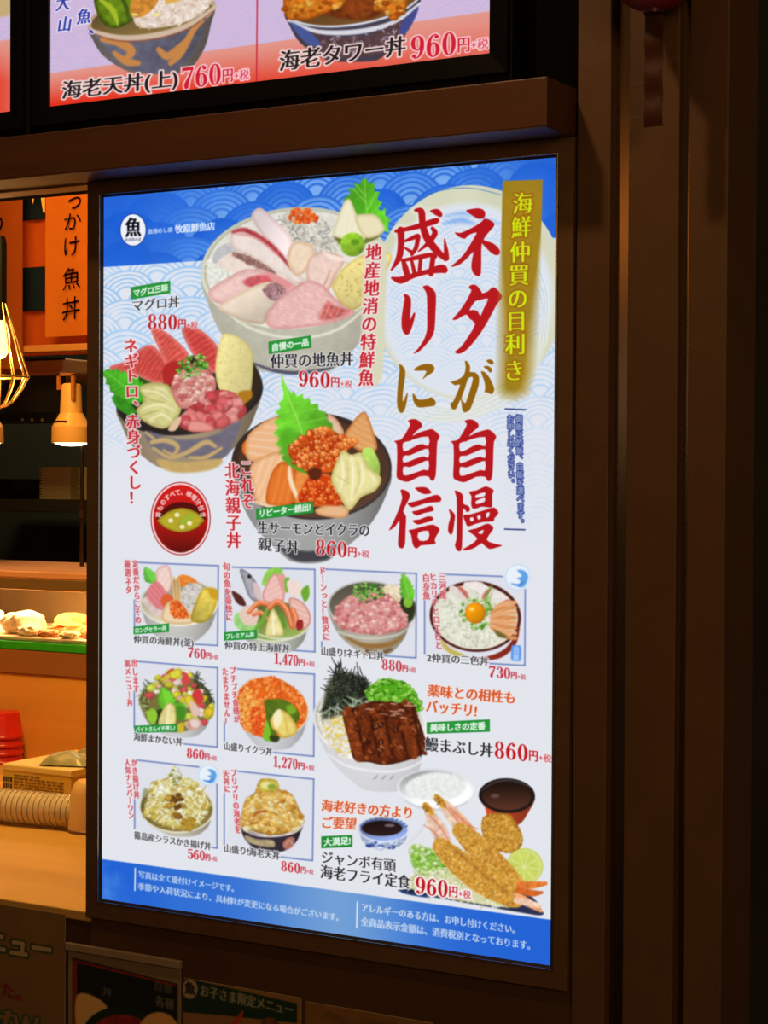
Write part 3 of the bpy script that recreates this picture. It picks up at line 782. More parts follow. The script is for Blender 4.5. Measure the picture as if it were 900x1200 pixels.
    cv.shape(z([(640,320),(670,330),(820,300),(850,320),(780,360),(680,370)]), (110,120,50), soft=2)
    cv.shape(z([(636,310),(660,240),(685,180),(712,163),(738,220),(782,330),(740,352),(640,325)]), (240,234,206), edge=((214,202,156),4), stripes=((226,216,176),6,10,.3,1.5))
    cv.shape(z([(735,240),(780,228),(832,236),(866,300),(800,335),(760,310)]), (236,226,188), edge=((206,190,140),4), stripes=((220,206,160),5,40,.3,1))
    cv.ell(*z([(725,362)])[0], 14.5, 14, (140,190,48), tex=(.18,5,3), lin=(240,.25,413,286,14))
    cv.ell(*z([(736,352)])[0], 5, 3.5, (96,150,36), soft=2)

def dish_maguro(cv):
    z = Zm(110, 320, 4.2857); cv.use('tuna_bowl_picture')
    cv.bowl(222, 464, 87, 45, -9, (216, 546), (176, 156, 126), (38, 34, 38), (30, 26, 28), 3, fw=.42, sidegrad=.35)
    cv.shape(z([(255,795),(420,835),(600,815),(735,735),(700,860),(640,930),(450,925),(330,920)]), (112,106,122), soft=3, tex=(.08,5,2))
    cv.shape(z([(320,935),(450,950),(640,935),(600,985),(450,1004),(350,985)]), (198,166,104), soft=3, tex=(.05,4,3))
    for st in ([(290,850,20),(360,840,26),(420,870,24),(400,910,14),(350,890,12)], [(300,880,16),(380,925,20),(470,900,22),(560,850,26),(610,870,18)], [(480,925,12),(560,925,20),(640,880,14)], [(260,800,12),(300,830,14)]):
        cv.stroke(z(st), (196,166,112), soft=2)
    cv.shape(z([(115,640),(180,540),(320,480),(560,400),(760,420),(838,520),(830,600),(740,710),(600,780),(430,795),(230,750)]), (46,38,30), soft=2)
    cv.shape(z([(180,520),(300,500),(420,480),(380,600),(250,640)]), (40,84,24), soft=3, tex=(.3,6,3))
    rs = dict(edge=((222,120,112),6), tex=(.12,4,4))
    cv.shape(z([(78,470),(160,440),(230,380),(290,360),(335,400),(372,450),(355,545),(300,552),(200,510),(110,500)]), (200,66,60), stripes=((220,112,100),5,35,.5,3), **rs)
    cv.shape(z([(440,290),(465,262),(500,265),(570,310),(628,385),(612,500),(560,470),(490,400)]), (198,60,58), stripes=((220,110,100),6,60,.5,3), **rs)
    cv.shape(z([(285,280),(345,285),(430,350),(480,420),(430,480),(375,490),(330,390)]), (208,74,66), stripes=((228,136,120),5,50,.5,3), **rs)
    cv.shape(z([(350,470),(420,440),(440,500),(390,560),(350,550)]), (176,40,40), soft=2)
    cv.shiso(z([(250,640)])[0], z([(50,490)])[0], 38, (70,176,36), (140,220,90), 2, 7)
    cv.shape(z([(90,620),(160,640),(210,690),(190,720),(120,680)]), (52,140,30), tex=(.2,5,2))
    cv.shape(z([(228,575),(290,550),(370,560),(395,600),(440,680),(395,755),(340,782),(250,745),(212,690),(250,640)]), (214,208,142), edge=((178,168,96),5), tex=(.1,6,3))
    for st in ([(240,590,6),(320,600,10),(380,640,4)], [(250,680,8),(330,660,14),(400,690,6)], [(280,740,8),(340,710,12),(390,740,6)], [(300,570,4),(360,590,8)]):
        cv.stroke(z(st), (236,230,178), soft=1.6)
    for st in ([(235,610,3),(300,640,5),(360,650,3)], [(240,715,4),(320,690,4)]): cv.stroke(z(st), (150,146,70), soft=1.6, alpha=.7)
    cv.shape(z([(610,480),(640,322),(680,305),(742,332),(792,390),(800,480),(782,625),(740,652),(640,600)]), (226,214,146), edge=((208,190,110),3), tex=(.05,4,6), lin=(200,.08,274,432,20))
    cv.grains(z([(640,340),(740,340),(780,480),(750,620),(630,560)]), 22, 3, 1, [(196,170,80),(210,190,110)], 3)
    cv.shape(z([(725,600),(790,590),(790,630),(745,655)]), (176,120,30), soft=2)
    cv.shape(z([(388,560),(430,490),(500,455),(580,490),(615,560),(590,620),(520,665),(440,680),(400,625)]), (218,152,140), tex=(.12,3.5,4), edge=((190,112,104),6))
    cv.chunks(z([(400,560),(440,500),(580,500),(600,570),(520,650),(430,650)]), 70, 3.4, [(230,172,160),(206,124,116),(240,206,196),(196,100,96)], 3, .86)
    cv.chunks(z([(418,480),(450,425),(540,410),(568,470),(520,510),(450,525)]), 80, 2.2, [(84,160,40),(130,196,70),(50,120,26),(170,214,110)], 4, .7)
    cv.shape(z([(430,760),(470,680),(540,640),(600,590),(700,600),(768,685),(720,745),(640,775),(560,795),(470,790)]), (176,60,64), tex=(.15,4,3))
    cv.chunks(z([(445,740),(480,690),(600,610),(690,615),(750,680),(700,735),(560,775)]), 46, 7., [(214,98,100),(226,124,122),(202,74,80),(232,150,144)], 12, .8, .1)
    cv.shape(z([(480,745),(540,742),(600,770),(590,795),(480,795)]), (230,150,140), edge=((196,100,96),3))
    cv.shape(z([(372,785),(420,725),(440,735),(410,790)]), (226,190,160))

def dish_salmon(cv):
    z = Zm(260, 380, 4.2857); cv.use('salmon_bowl_picture')
    cv.bowl(365, 546, 94, 63, 3, (362, 655), (178, 178, 176), (52, 44, 44), (70, 48, 38), 3, fw=.30, sidegrad=.35)
    cv.shape(z([(300,1120),(440,1140),(570,1110),(540,1175),(460,1192),(380,1190),(330,1165)]), (66,66,72), soft=3)
    cv.ell(365, 544, 86, 55, (78, 50, 36), rot=3)
    o = (236,182,136); od = (214,150,96)
    cv.shape(z([(105,600),(150,568),(170,620),(150,655),(108,650)]), (222,108,28), soft=1.4)
    cv.shape(z([(130,560),(220,485),(300,468),(340,560),(300,640),(170,690),(120,660)]), o, stripes=((250,222,196),9,100,.4,3), edge=(od,5))
    cv.shape(z([(150,700),(280,640),(350,680),(310,780),(265,890),(180,905),(150,800)]), (240,188,142), stripes=((252,226,198),9,25,.4,3), edge=(od,5))
    cv.shape(z([(225,900),(245,760),(300,690),(365,720),(380,800),(350,905)]), (228,120,44), stripes=((240,166,104),8,15,.35,2), edge=((196,90,24),5))
    cv.shape(z([(350,860),(370,730),(450,735),(560,770),(605,900),(480,915),(380,910)]), (232,140,64), stripes=((246,186,120),8,75,.3,2), edge=((200,90,24),5))
    cv.stroke(z([(340,715,12),(345,780,22),(375,860,20),(420,905,12)]), (246,222,186), soft=2)
    cv.stroke(z([(160,890,10),(240,915,16),(300,920,10)]), (244,214,178), soft=2)
    cv.shape(z([(530,450),(580,480),(615,550),(570,570),(535,520)]), (226,190,160), edge=((196,140,110),4))
    cv.shape(z([(615,575),(650,500),(695,448),(725,445),(762,540),(778,630),(700,640)]), (222,158,96), stripes=((242,196,146),7,120,.4,2), edge=((190,112,54),4))
    cv.shape(z([(470,930),(560,900),(635,925),(615,972),(500,962)]), (232,184,136), edge=((206,140,90),4))
    cv.shape(z([(385,880),(400,830),(450,760),(560,780),(605,900),(500,905)]), (206,62,14), soft=3)
    cv.dots(z([(390,880),(410,830),(460,790),(560,800),(600,895),(500,900)]), 90, 2.7, [(222,78,18),(236,110,36),(196,50,10)], 9, (255,190,130), (150,36,8))
    # green leaf
    lf = [(300,245),(312,285),(330,320),(348,345),(360,335),(378,362),(405,348),(412,378),(440,368),(448,402),(482,398),(488,432),(522,440),(528,480),(556,500),(556,530),(592,556),(560,580),(500,600),(420,640),(350,690),(300,680),(318,650),(284,655),(302,622),(268,604),(292,572),(258,552),(286,516),(260,490),(290,466),(268,440),(296,420),(284,396),(306,380),(310,345),(300,300)]
    cv.shape(z(lf), (100, 192, 44), smooth=False, soft=1.3, tex=(.16, 12, 3), lin=(200, .14, 358, 490, 36))
    cv.stroke(z([(302,250,4),(325,340,6),(380,480,7),(420,600,6)]), (176, 230, 110), alpha=.8)
    for a_, b_ in (((330,350),(370,350)), ((345,390),(300,400)), ((355,400),(430,385)), ((362,430),(280,450)), ((372,450),(480,420)), ((380,480),(270,510)), ((390,500),(525,470)), ((400,530),(270,560)), ((408,560),(560,530)), ((410,580),(290,620)), ((415,600),(560,570))): cv.stroke(z([a_, b_]), (160, 222, 96), w=1.0, alpha=.6)
    cv.shape(z([(290,560),(330,520),(400,560),(380,640),(310,660)]), (70, 150, 30), soft=8, alpha=.5)
    cv.shape(z([(300,670),(350,660),(400,720),(440,730),(430,750),(370,730)]), (86,160,40))
    roe = [(335,640),(390,580),(470,530),(540,530),(620,570),(670,590),(610,640),(565,720),(490,752),(380,705)]
    cv.shape(z(roe), (176,58,14), soft=2)
    cv.dots(z(roe), 240, 3.1, [(214,84,22),(232,120,44),(190,58,12),(240,140,60)], 6, (255,214,170), (140,38,8))
    cv.shape(z([(430,740),(460,720),(500,735),(490,775),(450,780)]), (90,36,20), soft=2)
    cv.shape(z([(705,640),(752,622),(792,700),(785,765),(730,748)]), (176,214,98), tex=(.1,5,3), lin=(220,.12,435,540,12))
    cv.shape(z([(555,740),(600,640),(620,635),(650,655),(705,645),(740,720),(800,770),(772,835),(700,870),(640,935),(590,865),(553,800)]), (232,222,158), edge=((196,184,108),5), tex=(.06,6,3))
    for st in ([(600,660,6),(610,760,14),(590,840,6)], [(650,660,8),(660,760,16),(650,880,8)], [(700,700,8),(710,780,14),(680,840,6)], [(740,740,6),(770,790,10)]):
        cv.stroke(z(st), (246,240,196), soft=1.8)
    for st in ([(630,680,3),(635,780,5)], [(680,690,3),(690,780,5),(670,850,3)], [(575,760,3),(640,800,5)]): cv.stroke(z(st), (190,176,90), soft=1.8, alpha=.7)

def paint_soup_badge(cv):
    z = Zm(110, 540, 4.8); cv.use('miso_soup_badge')
    cx, cy = z([(488, 325)])[0]
    cv.ell(cx, cy, 35.2, 43, (176, 40, 44)); cv.ell(cx, cy, 34, 41.8, (240, 214, 216)); cv.ell(cx, cy, 32, 39.6, (176, 22, 22), lin=(90, -.22, cx, cy, 40))
    cv.shape(z([(358,335),(380,285),(430,245),(500,232),(570,250),(612,300),(622,335),(490,330)]), (84,10,12))
    cv.shape(z([(350,340),(420,330),(560,330),(626,345),(600,440),(540,500),(490,515),(430,495),(370,420)]), (150,18,16), soft=2, lin=(90,-.35,cx,cy+16,22))
    cv.shape(z([(357,336),(372,320),(425,282),(500,264),(575,288),(612,322),(622,336),(605,352),(570,382),(490,403),(410,382),(372,352)]), (178,164,40), edge=((140,120,24),3), tex=(.08,6,3))
    for x, y in ((432,336),(468,304),(538,351),(497,371)): cv.ell(*z([(x,y)])[0], 3, 2.6, (236,230,190), soft=1.6)
    for x, y in ((500,345),(545,312),(520,325)): cv.ell(*z([(x,y)])[0], 3.6, 2.8, (150,180,50), soft=2)
    s = '丼ものすべて、味噌汁付き'
    for i, c in enumerate(s):
        a = math.radians(-170+i*(160/(len(s)-1))); x = cx+26.6*math.cos(a); y = cy+32*math.sin(a)+1
        t = a+math.pi/2
        put_glyph(cv, c, 'g', (x, y), (6.6*math.cos(t), 6.6*math.sin(t)), (-7.4*math.sin(t), 7.4*math.cos(t)), (246,226,222), .25, None)

def small_box(cv, name, segs, fill):
    cv.use(name); frame_lines(cv, segs, fill)

def dish_kaisen(cv):
    z = Zm(110, 540, 4.8)
    small_box(cv, 'seafood_bowl_picture', [((160,659),(256,663)),((256,663),(255,756.5)),((228,755),(255,756.5)),((157.5,703),(157.5,735))], [(159,660),(255.5,663.5),(254.5,756),(158,750)])
    cv.bowl(210, 706, 46, 28, 0, (210, 751), (214,212,208), (222,220,208), (196,186,160), 2, fw=.5, sidegrad=.3)
    cv.shiso(z([(340,690)])[0], z([(285,600)])[0], 16, (92,190,60), (160,226,110), 1, 5)
    cv.shape(z([(270,780),(330,770),(390,830),(390,890),(320,850)]), (216,196,190), tex=(.1,5,3))
    cv.shape(z([(355,612),(415,588),(440,660),(425,735),(370,735),(350,680)]), (238,206,196), stripes=((250,232,226),6,30,.4,1), edge=((216,160,150),3))
    cv.shape(z([(295,745),(350,675),(410,740),(440,790),(390,840),(330,810)]), (218,120,126), stripes=((236,170,170),5,140,.4,1))
    cv.shape(z([(375,790),(400,750),(440,760),(450,810),(410,835)]), (222,96,52))
    cv.shape(z([(470,660),(500,640),(560,660),(590,700),(540,720),(480,700)]), (226,130,50), tex=(.2,3,4))
    for k in range(5): cv.stroke(z([(440+k*10,650+k*4,5),(455+k*8,800,7)]), [(236,196,130),(214,150,80)][k%2])
    cv.shape(z([(490,750),(530,690),(600,700),(610,760),(560,840),(500,830)]), (206,198,192), tex=(.12,3,5))
    cv.grains(z([(490,750),(530,690),(600,700),(610,760),(560,840),(500,830)]), 60, 4, 1, [(236,232,228),(160,156,150)], 5, bend=.3)
    cv.shape(z([(380,870),(410,800),(470,790),(550,870),(550,915),(440,920),(390,900)]), (236,212,176), edge=((206,170,120),4))
    cv.shape(z([(430,800),(480,792),(532,870),(500,885),(440,870)]), (206,66,18), soft=1.4)
    cv.dots(z([(430,800),(480,792),(532,870),(500,885),(440,870)]), 40, 1.6, [(222,84,22),(236,120,44)], 4, (255,200,150))
    cv.shape(z([(545,880),(600,735),(640,715),(695,730),(692,800),(650,890),(585,912)]), (214,192,84), edge=((180,150,40),4), tex=(.1,4,3), lin=(300,.12,240,710,14))
    cv.shape(z([(640,715),(695,725),(695,780),(660,770)]), (206,160,40), soft=2)

def dish_tokujo(cv):
    z = Zm(250, 640, 3.6)
    small_box(cv, 'deluxe_seafood_bowl_picture', [((272,664.5),(369,667.2)),((369,667.2),(369,764)),((341,762),(369,764)),((264,690),(264,742))], [(272,665),(368.5,668),(368.5,763.5),(264,758)])
    cv.bowl(321, 728, 42, 24, 0, (325, 763), (200,206,190), (214,214,190), (120,140,70), 1.8, fw=.5)
    cv.shape(z([(90,330),(100,280),(170,300),(190,360),(140,370)]), (150,206,120), soft=2, tex=(.1,6,2))
    cv.shape(z([(112,98),(155,118),(195,180),(195,235),(155,220),(130,160)]), (166,164,172), edge=((110,110,120),3), tex=(.2,4,5)); cv.ell(*z([(152,128)])[0], 2.2, 2.2, (30,30,40)); cv.shape(z([(170,150),(200,180),(195,230),(172,200)]), (216,190,190))
    cv.shape(z([(78,188),(120,212),(138,250),(110,248),(88,222)]), (84,40,34))
    cv.shape(z([(205,160),(232,98),(290,96),(285,140),(240,170)]), (140,206,80), tex=(.12,5,4))
    cv.shape(z([(110,280),(150,250),(190,270),(180,330),(130,330)]), (228,196,180), stripes=((244,226,214),5,60,.4,1))
    cv.shape(z([(205,210),(240,130),(270,120),(300,190),(290,240),(230,240)]), (236,186,178), stripes=((248,220,214),6,60,.4,1), edge=((206,130,124),3))
    cv.shape(z([(270,130),(300,120),(312,190),(290,190)]), (226,160,150)); cv.shape(z([(300,140),(322,135),(318,190),(304,190)]), (120,180,60))
    cv.shape(z([(310,150),(360,150),(380,200),(330,210)]), (240,220,210), stripes=((226,180,170),5,30,.3,1))
    cv.shape(z([(320,220),(375,235),(410,290),(400,340),(350,350),(330,290)]), (232,182,170), stripes=((248,224,214),6,110,.45,1.5), edge=((200,120,110),3))
    cv.shape(z([(370,190),(400,165),(405,210),(385,235)]), (110,170,50))
    for st in ([(150,280,16),(190,240,22),(235,250,14)], [(225,270,14),(270,235,24),(310,270,24),(330,340,16)], [(170,290,14),(200,280,18),(230,310,10)], [(335,270,22),(350,310,22),(340,345,10)]):
        cv.stroke(z(st), (220,102,56), soft=1.2, tex=(.12,4,3)); cv.stroke(z([(a,b-4,w*.4) for a,b,w in st]), (242,168,124), soft=1.4)
    cv.shape(z([(350,320),(375,310),(378,345),(355,355)]), (150,40,40))
    cv.stroke(z([(225,270,12),(210,310,16),(180,350,14)]), (110,170,54)); cv.stroke(z([(285,290,10),(300,340,14)]), (90,150,40))
    cv.shape(z([(225,330),(250,262),(280,310),(296,372),(255,382),(220,375)]), (234,222,160), edge=((196,180,100),3), tex=(.08,5,3)); cv.stroke(z([(250,280,5),(255,370,10)]), (248,242,206))
    cv.stroke(z([(190,372,6),(260,390,8),(340,385,8),(408,350,4)]), (222,220,200), soft=1.4)

def dish_negitoro(cv):
    z = Zm(250, 640, 3.6)
    small_box(cv, 'minced_tuna_bowl_picture', [((383,667),(488,672)),((488,672),(487.5,771)),((450,768.5),(487.5,771)),((377,752),(377,763)),((380,667),(383,667))], [(382,668),(487.5,672.5),(487,770.5),(377,764)])
    cv.bowl(434, 711, 50, 30, 3, (440, 765), (196,188,170), (196,196,186), (120,112,96), 2.2, fw=.42)
    cv.stroke(z([(560,385,10),(640,420,22),(740,415,22),(800,380,10)]), (150,110,60), soft=3); cv.stroke(z([(640,440,14),(700,452,18),(750,435,12)]), (110,84,56), soft=3)
    cv.shape(z([(780,230),(845,230),(850,290),(820,320)]), (44,50,30), soft=3)
    cv.shape(z([(700,220),(720,170),(770,165),(790,200),(780,240)]), (230,214,180), tex=(.08,4,3)); cv.grains(z([(700,220),(720,170),(770,165),(790,200),(780,240)]), 40, 8, .9, [(246,238,214),(196,176,130)], 4, bend=.5)
    cv.shiso(z([(830,240)])[0], z([(800,115)])[0], 18, (98,190,48), (160,226,100), 5, 7)
    cv.ell(*z([(822,238)])[0], 5.5, 6, (130,190,60), tex=(.15,4,3))
    p = [(508,300),(530,245),(580,205),(650,185),(740,205),(800,270),(822,330),(790,350),(720,372),(600,366),(530,335)]
    cv.shape(z(p), (220,150,146), tex=(.14,4,4), edge=((190,112,110),4)); cv.chunks(z(p), 130, 3.2, [(228,164,158),(212,132,130),(240,194,188),(200,112,112)], 7, .88, .08)
    cv.chunks(z([(580,190),(610,160),(690,160),(722,200),(690,230),(630,235)]), 80, 2., [(64,150,40),(110,190,70),(40,110,26),(160,214,110)], 8, .7)
    cv.stroke(z([(520,360,5),(610,385,8),(700,388,8),(790,368,6),(850,320,3)]), (206,204,192), soft=1.3)

def dish_sanshoku(cv):
    z = Zm(480, 640, 5)
    small_box(cv, 'three_colour_bowl_picture', [((522,673),(589,675.5)),((615.6,691),(615,780)),((574,777.6),(615,780)),((497.5,703),(497.5,766))], [(499,673),(615.6,677),(614.8,779.5),(498,774)])
    cx, cy = z([(385, 412)])[0]
    cv.shape(z([(190,560),(300,640),(430,650),(560,600),(640,480),(650,420),(630,560),(560,640),(470,668),(350,655),(240,620)]), (150,44,32), lin=(0,-.15,560,765,40))
    cv.shape(z([(180,545),(240,600),(330,640),(270,645),(200,600)]), (196,180,90), soft=2)
    cv.ell(cx, cy, 53.5, 41.5, (78,26,22), rot=4); cv.ell(cx, cy+.6, 50, 38, (224,224,206), rot=4, tex=(.05,4,2))
    rice = [(160,400),(220,290),(400,230),(560,290),(620,400),(560,530),(400,600),(240,550)]
    cv.grains(z(rice), 330, 4.2, 1.3, [(240,240,226),(196,196,176),(252,252,244),(180,184,160)], 4, bend=.3)
    for st, c in (([(330,225,30),(410,240,60),(470,290,50)], (236,228,224)), ([(470,280,40),(540,300,50),(560,340,30)], (232,224,220)), ([(250,250,40),(300,280,50),(340,310,30)], (226,214,206))): cv.stroke(z(st), c, tex=(.06,5,3))
    for st in ([(288,240,16),(320,270,26),(345,310,14)], [(470,250,12),(440,290,24),(425,320,10)], [(540,335,10),(580,320,16),(605,350,6)]): cv.stroke(z(st), (206,112,104), soft=1.6, tex=(.2,4,3))
    for k in range(8):
        a = -.35+k*.17; x0, y0 = 455, 400
        cv.stroke(z([(x0+20,y0-20+k*14,12),(x0+90,y0-60+k*26,26),(x0+165,y0-70+k*30,22)]), [(228,164,112),(216,140,84)][k%2], soft=1.2, stripes=((246,206,166),5,70,.3,1))
    cv.shape(z([(495,490),(560,520),(570,540),(520,530)]), (110,100,50), soft=2)
    cv.chunks(z([(300,400),(330,320),(450,310),(490,370),(470,450),(420,490),(350,470)]), 90, 2.2, [(110,180,60),(150,206,100),(80,140,40),(190,220,140)], 5, .75)
    cv.grains(z([(430,300),(470,240),(485,260),(460,340)]), 14, 9, 1, [(120,170,70)], 3, ang=(110,30))
    cv.ell(*z([(385,392)])[0], 12, 12.2, (232,148,10), lin=(230,.16,557,718,12), edge=((206,112,6),3)); cv.ell(*z([(365,370)])[0], 3, 2.2, (252,214,110), soft=2)
    cv.shape(z([(600,580),(650,582),(655,600),(652,670),(640,676),(600,672),(593,655),(595,600)]), (92,152,236), smooth=False)
    vtext(cv, '白飯', z([(625,586)])[0], z([(624,670)])[0], 7.2, (206,226,250), 'g', .15)
    cv.use('round_blue_badge')
    badge(cv, *z([(635,182)])[0], 15)
def badge(cv, x, y, r):
    cv.ell(x, y, r, r*1.02, (176,210,244)); cv.ell(x, y, r-.9, r*1.02-.9, (232,240,250))
    cv.shape([(x-1,y-r*.55),(x+r*.5,y-r*.5),(x+r*.8,y),(x+r*.5,y+r*.7),(x,y+r*.75),(x+r*.2,y+r*.3),(x-r*.1,y+r*.1),(x+r*.3,y-r*.1)], (96,160,226), soft=1.4)
    cv.stroke([(x-r*.5,y+r*.5,1),(x,y+r*.62,2.4),(x+r*.5,y+r*.4,1)], (60,130,210), soft=1.4)

def dish_makanai(cv):
    z = Zm(130, 760, 6.43)
    small_box(cv, 'staff_meal_bowl_picture', [((161,775),(255,782.5)),((255,782.5),(254.6,875.5)),((215.5,871.8),(254.6,875.5)),((157.3,810),(157.3,853))], [(160,776),(255,783),(254.4,875),(158,866)])
    cv.bowl(206, 824, 44, 30, 6, (212, 862), (226,228,228), (226,228,226), (120,120,90), 1.6, fw=.5)
    cv.shape(z([(215,380),(290,280),(480,200),(680,260),(770,420),(700,560),(520,630),(330,600),(250,500)]), (120,110,60), soft=2)
    cv.grains(z([(210,400),(240,300),(300,240),(290,400),(260,500)]), 40, 8, 1.2, [(60,70,40),(130,140,80),(180,190,150)], 3, bend=.3)
    cv.grains(z([(610,190),(660,200),(720,290),(775,400),(740,420),(640,280)]), 60, 9, 1, [(40,46,34),(70,80,50)], 6, bend=.3)
    cv.chunks(z([(280,380),(320,240),(440,170),(560,170),(640,280),(760,420),(700,560),(560,600),(560,430),(420,300),(330,380)]), 90, 5.2, [(222,212,64),(232,206,196),(214,80,84),(226,170,160),(200,210,80),(240,232,214),(206,196,50)], 9, .78, .12)
    cv.shape(z([(530,240),(560,190),(600,240),(560,280)]), (214,70,74)); cv.shape(z([(610,350),(660,300),(700,380),(650,420)]), (206,60,60)); cv.shape(z([(440,180),(520,150),(530,210),(460,230)]), (224,214,70), edge=((180,170,30),3)); cv.shape(z([(550,370),(600,350),(630,410),(580,440)]), (226,206,60), edge=((180,160,30),3)); cv.shape(z([(700,470),(740,440),(780,470),(740,520)]), (226,200,50), edge=((180,150,30),3))
    cv.shape(z([(590,400),(640,420),(670,490),(620,510)]), (226,190,178)); cv.shape(z([(560,580),(600,530),(670,540),(680,590),(600,615)]), (206,160,146), tex=(.15,4,3)); cv.shape(z([(600,540),(660,545),(660,590),(610,590)]), (232,206,200))
    cv.shiso(z([(450,520)])[0], z([(390,290)])[0], 26, (104,196,44), (160,226,90), 5, 7); cv.shiso(z([(460,500)])[0], z([(560,420)])[0], 22, (96,186,40), (160,226,90), 6, 6)
    cv.shape(z([(490,440),(555,440),(560,520),(500,540)]), (70,140,34), soft=2)
    cv.shape(z([(345,470),(395,460),(380,560),(340,560)]), (40,60,24), soft=2)
    cv.shape(z([(268,495),(310,450),(350,492),(335,560),(300,565)]), (146,202,54), tex=(.12,5,3))
    cv.shape(z([(355,570),(385,470),(430,412),(480,430),(492,520),(480,575),(420,600)]), (226,214,146), edge=((190,172,90),3), tex=(.1,5,3)); cv.stroke(z([(440,430,8),(420,560,16)]), (244,236,190), soft=2)
    cv.shape(z([(500,575),(545,560),(548,625),(510,630)]), (206,180,50))

def dish_ikura(cv):
    z = Zm(250, 770, 6.43)
    small_box(cv, 'salmon_roe_bowl_picture', [((278,783.8),(368.5,790)),((368.5,790),(367.7,886.4)),((320,881.8),(367.7,886.4)),((263,846),(263,869))], [(278,784.5),(368,790.5),(367.3,886),(263.5,876)])
    cv.bowl(320, 831, 42, 33, 8, (322, 876), (222,224,228), (226,220,206), (206,112,40), 1.4, fw=.5, sidegrad=.25)
    roe = [(185,300),(230,210),(340,158),(470,155),(590,220),(680,320),(705,430),(660,520),(540,570),(400,610),(280,570),(205,500)]
    cv.shape(z(roe), (222,98,26), tex=(.1,8,3))
    cv.dots(z(roe), 520, 1.7, [(226,94,24),(236,126,48),(214,70,14),(240,150,70)], 5, (255,206,150))
    cv.dots(z([(195,320),(260,230),(330,330),(330,520),(260,540),(205,480)]), 120, 1.7, [(236,160,60),(240,180,90),(230,130,40)], 8, (255,226,170))
    cv.dots(z([(280,420),(340,380),(360,560),(300,570)]), 60, 1.7, [(214,56,14),(226,76,20)], 9, (255,190,130))
    cv.shape(z([(383,335),(440,318),(530,320),(610,370),(650,440),(620,500),(500,560),(430,630),(378,610),(400,480)]), (84,112,28), tex=(.18,6,3))
    cv.shape(z([(550,370),(600,360),(625,410),(570,430)]), (120,170,40), soft=2); cv.shape(z([(375,610),(400,480),(430,560),(430,632)]), (122,190,44)); cv.shape(z([(430,590),(500,600),(480,640),(430,630)]), (50,60,24), soft=2)
    cv.shape(z([(430,465),(470,420),(505,392),(580,440),(635,540),(600,590),(520,612),(480,570),(440,530)]), (232,210,116), edge=((196,160,60),4), tex=(.08,5,3)); cv.shape(z([(450,440),(500,392),(520,470),(470,540)]), (246,236,190), soft=2)
    cv.stroke(z([(540,450,6),(560,560,12)]), (214,176,76), soft=2)

def dish_shirasu(cv):
    z = Zm(130, 880, 6.43)
    small_box(cv, 'whitebait_tempura_bowl_picture', [((159.5,890.6),(233,898.7)),((254.4,919),(254.4,994)),((246.6,992.8),(254.4,994)),((157.7,937),(157.7,971))], [(159,891),(255,900),(254.2,993.5),(158,984)])
    cv.bowl(207, 947, 44, 29, 3, (214, 978), (214,208,186), (222,220,204), (110,96,50), 1.8, fw=.5)
    m = [(240,500),(270,350),(330,230),(430,200),(480,112),(520,200),(640,240),(730,350),(720,450),(650,560),(520,590),(400,560),(300,500)]
    cv.shape(z(m), (206,190,110), tex=(.22,6,3), edge=((160,140,60),4))
    cv.chunks(z(m), 120, 4.4, [(224,212,130),(236,230,190),(206,184,90),(240,238,216),(196,170,70)], 8, .8, .12)
    cv.grains(z(m), 200, 8, 1.3, [(242,238,212),(226,214,150),(176,150,64),(236,232,196)], 6, bend=.6)
    cv.chunks(z([(440,340),(540,340),(560,420),(520,500),(450,460)]), 16, 4, [(110,70,24),(150,104,40),(196,150,60)], 7, .7)
    cv.chunks(z([(530,520),(620,510),(640,570),(540,590)]), 9, 4, [(176,130,40),(190,150,50)], 7, .8)
    cv.chunks(z([(440,200),(480,120),(520,200),(490,260)]), 22, 2.6, [(230,228,210),(206,206,190),(150,150,60)], 4, .85)
    cv.shape(z([(245,290),(285,300),(270,400),(235,400)]), (120,110,50), soft=3, alpha=.6)
    cv.use('round_blue_badge.001'); badge(cv, *z([(735,182)])[0], 12)

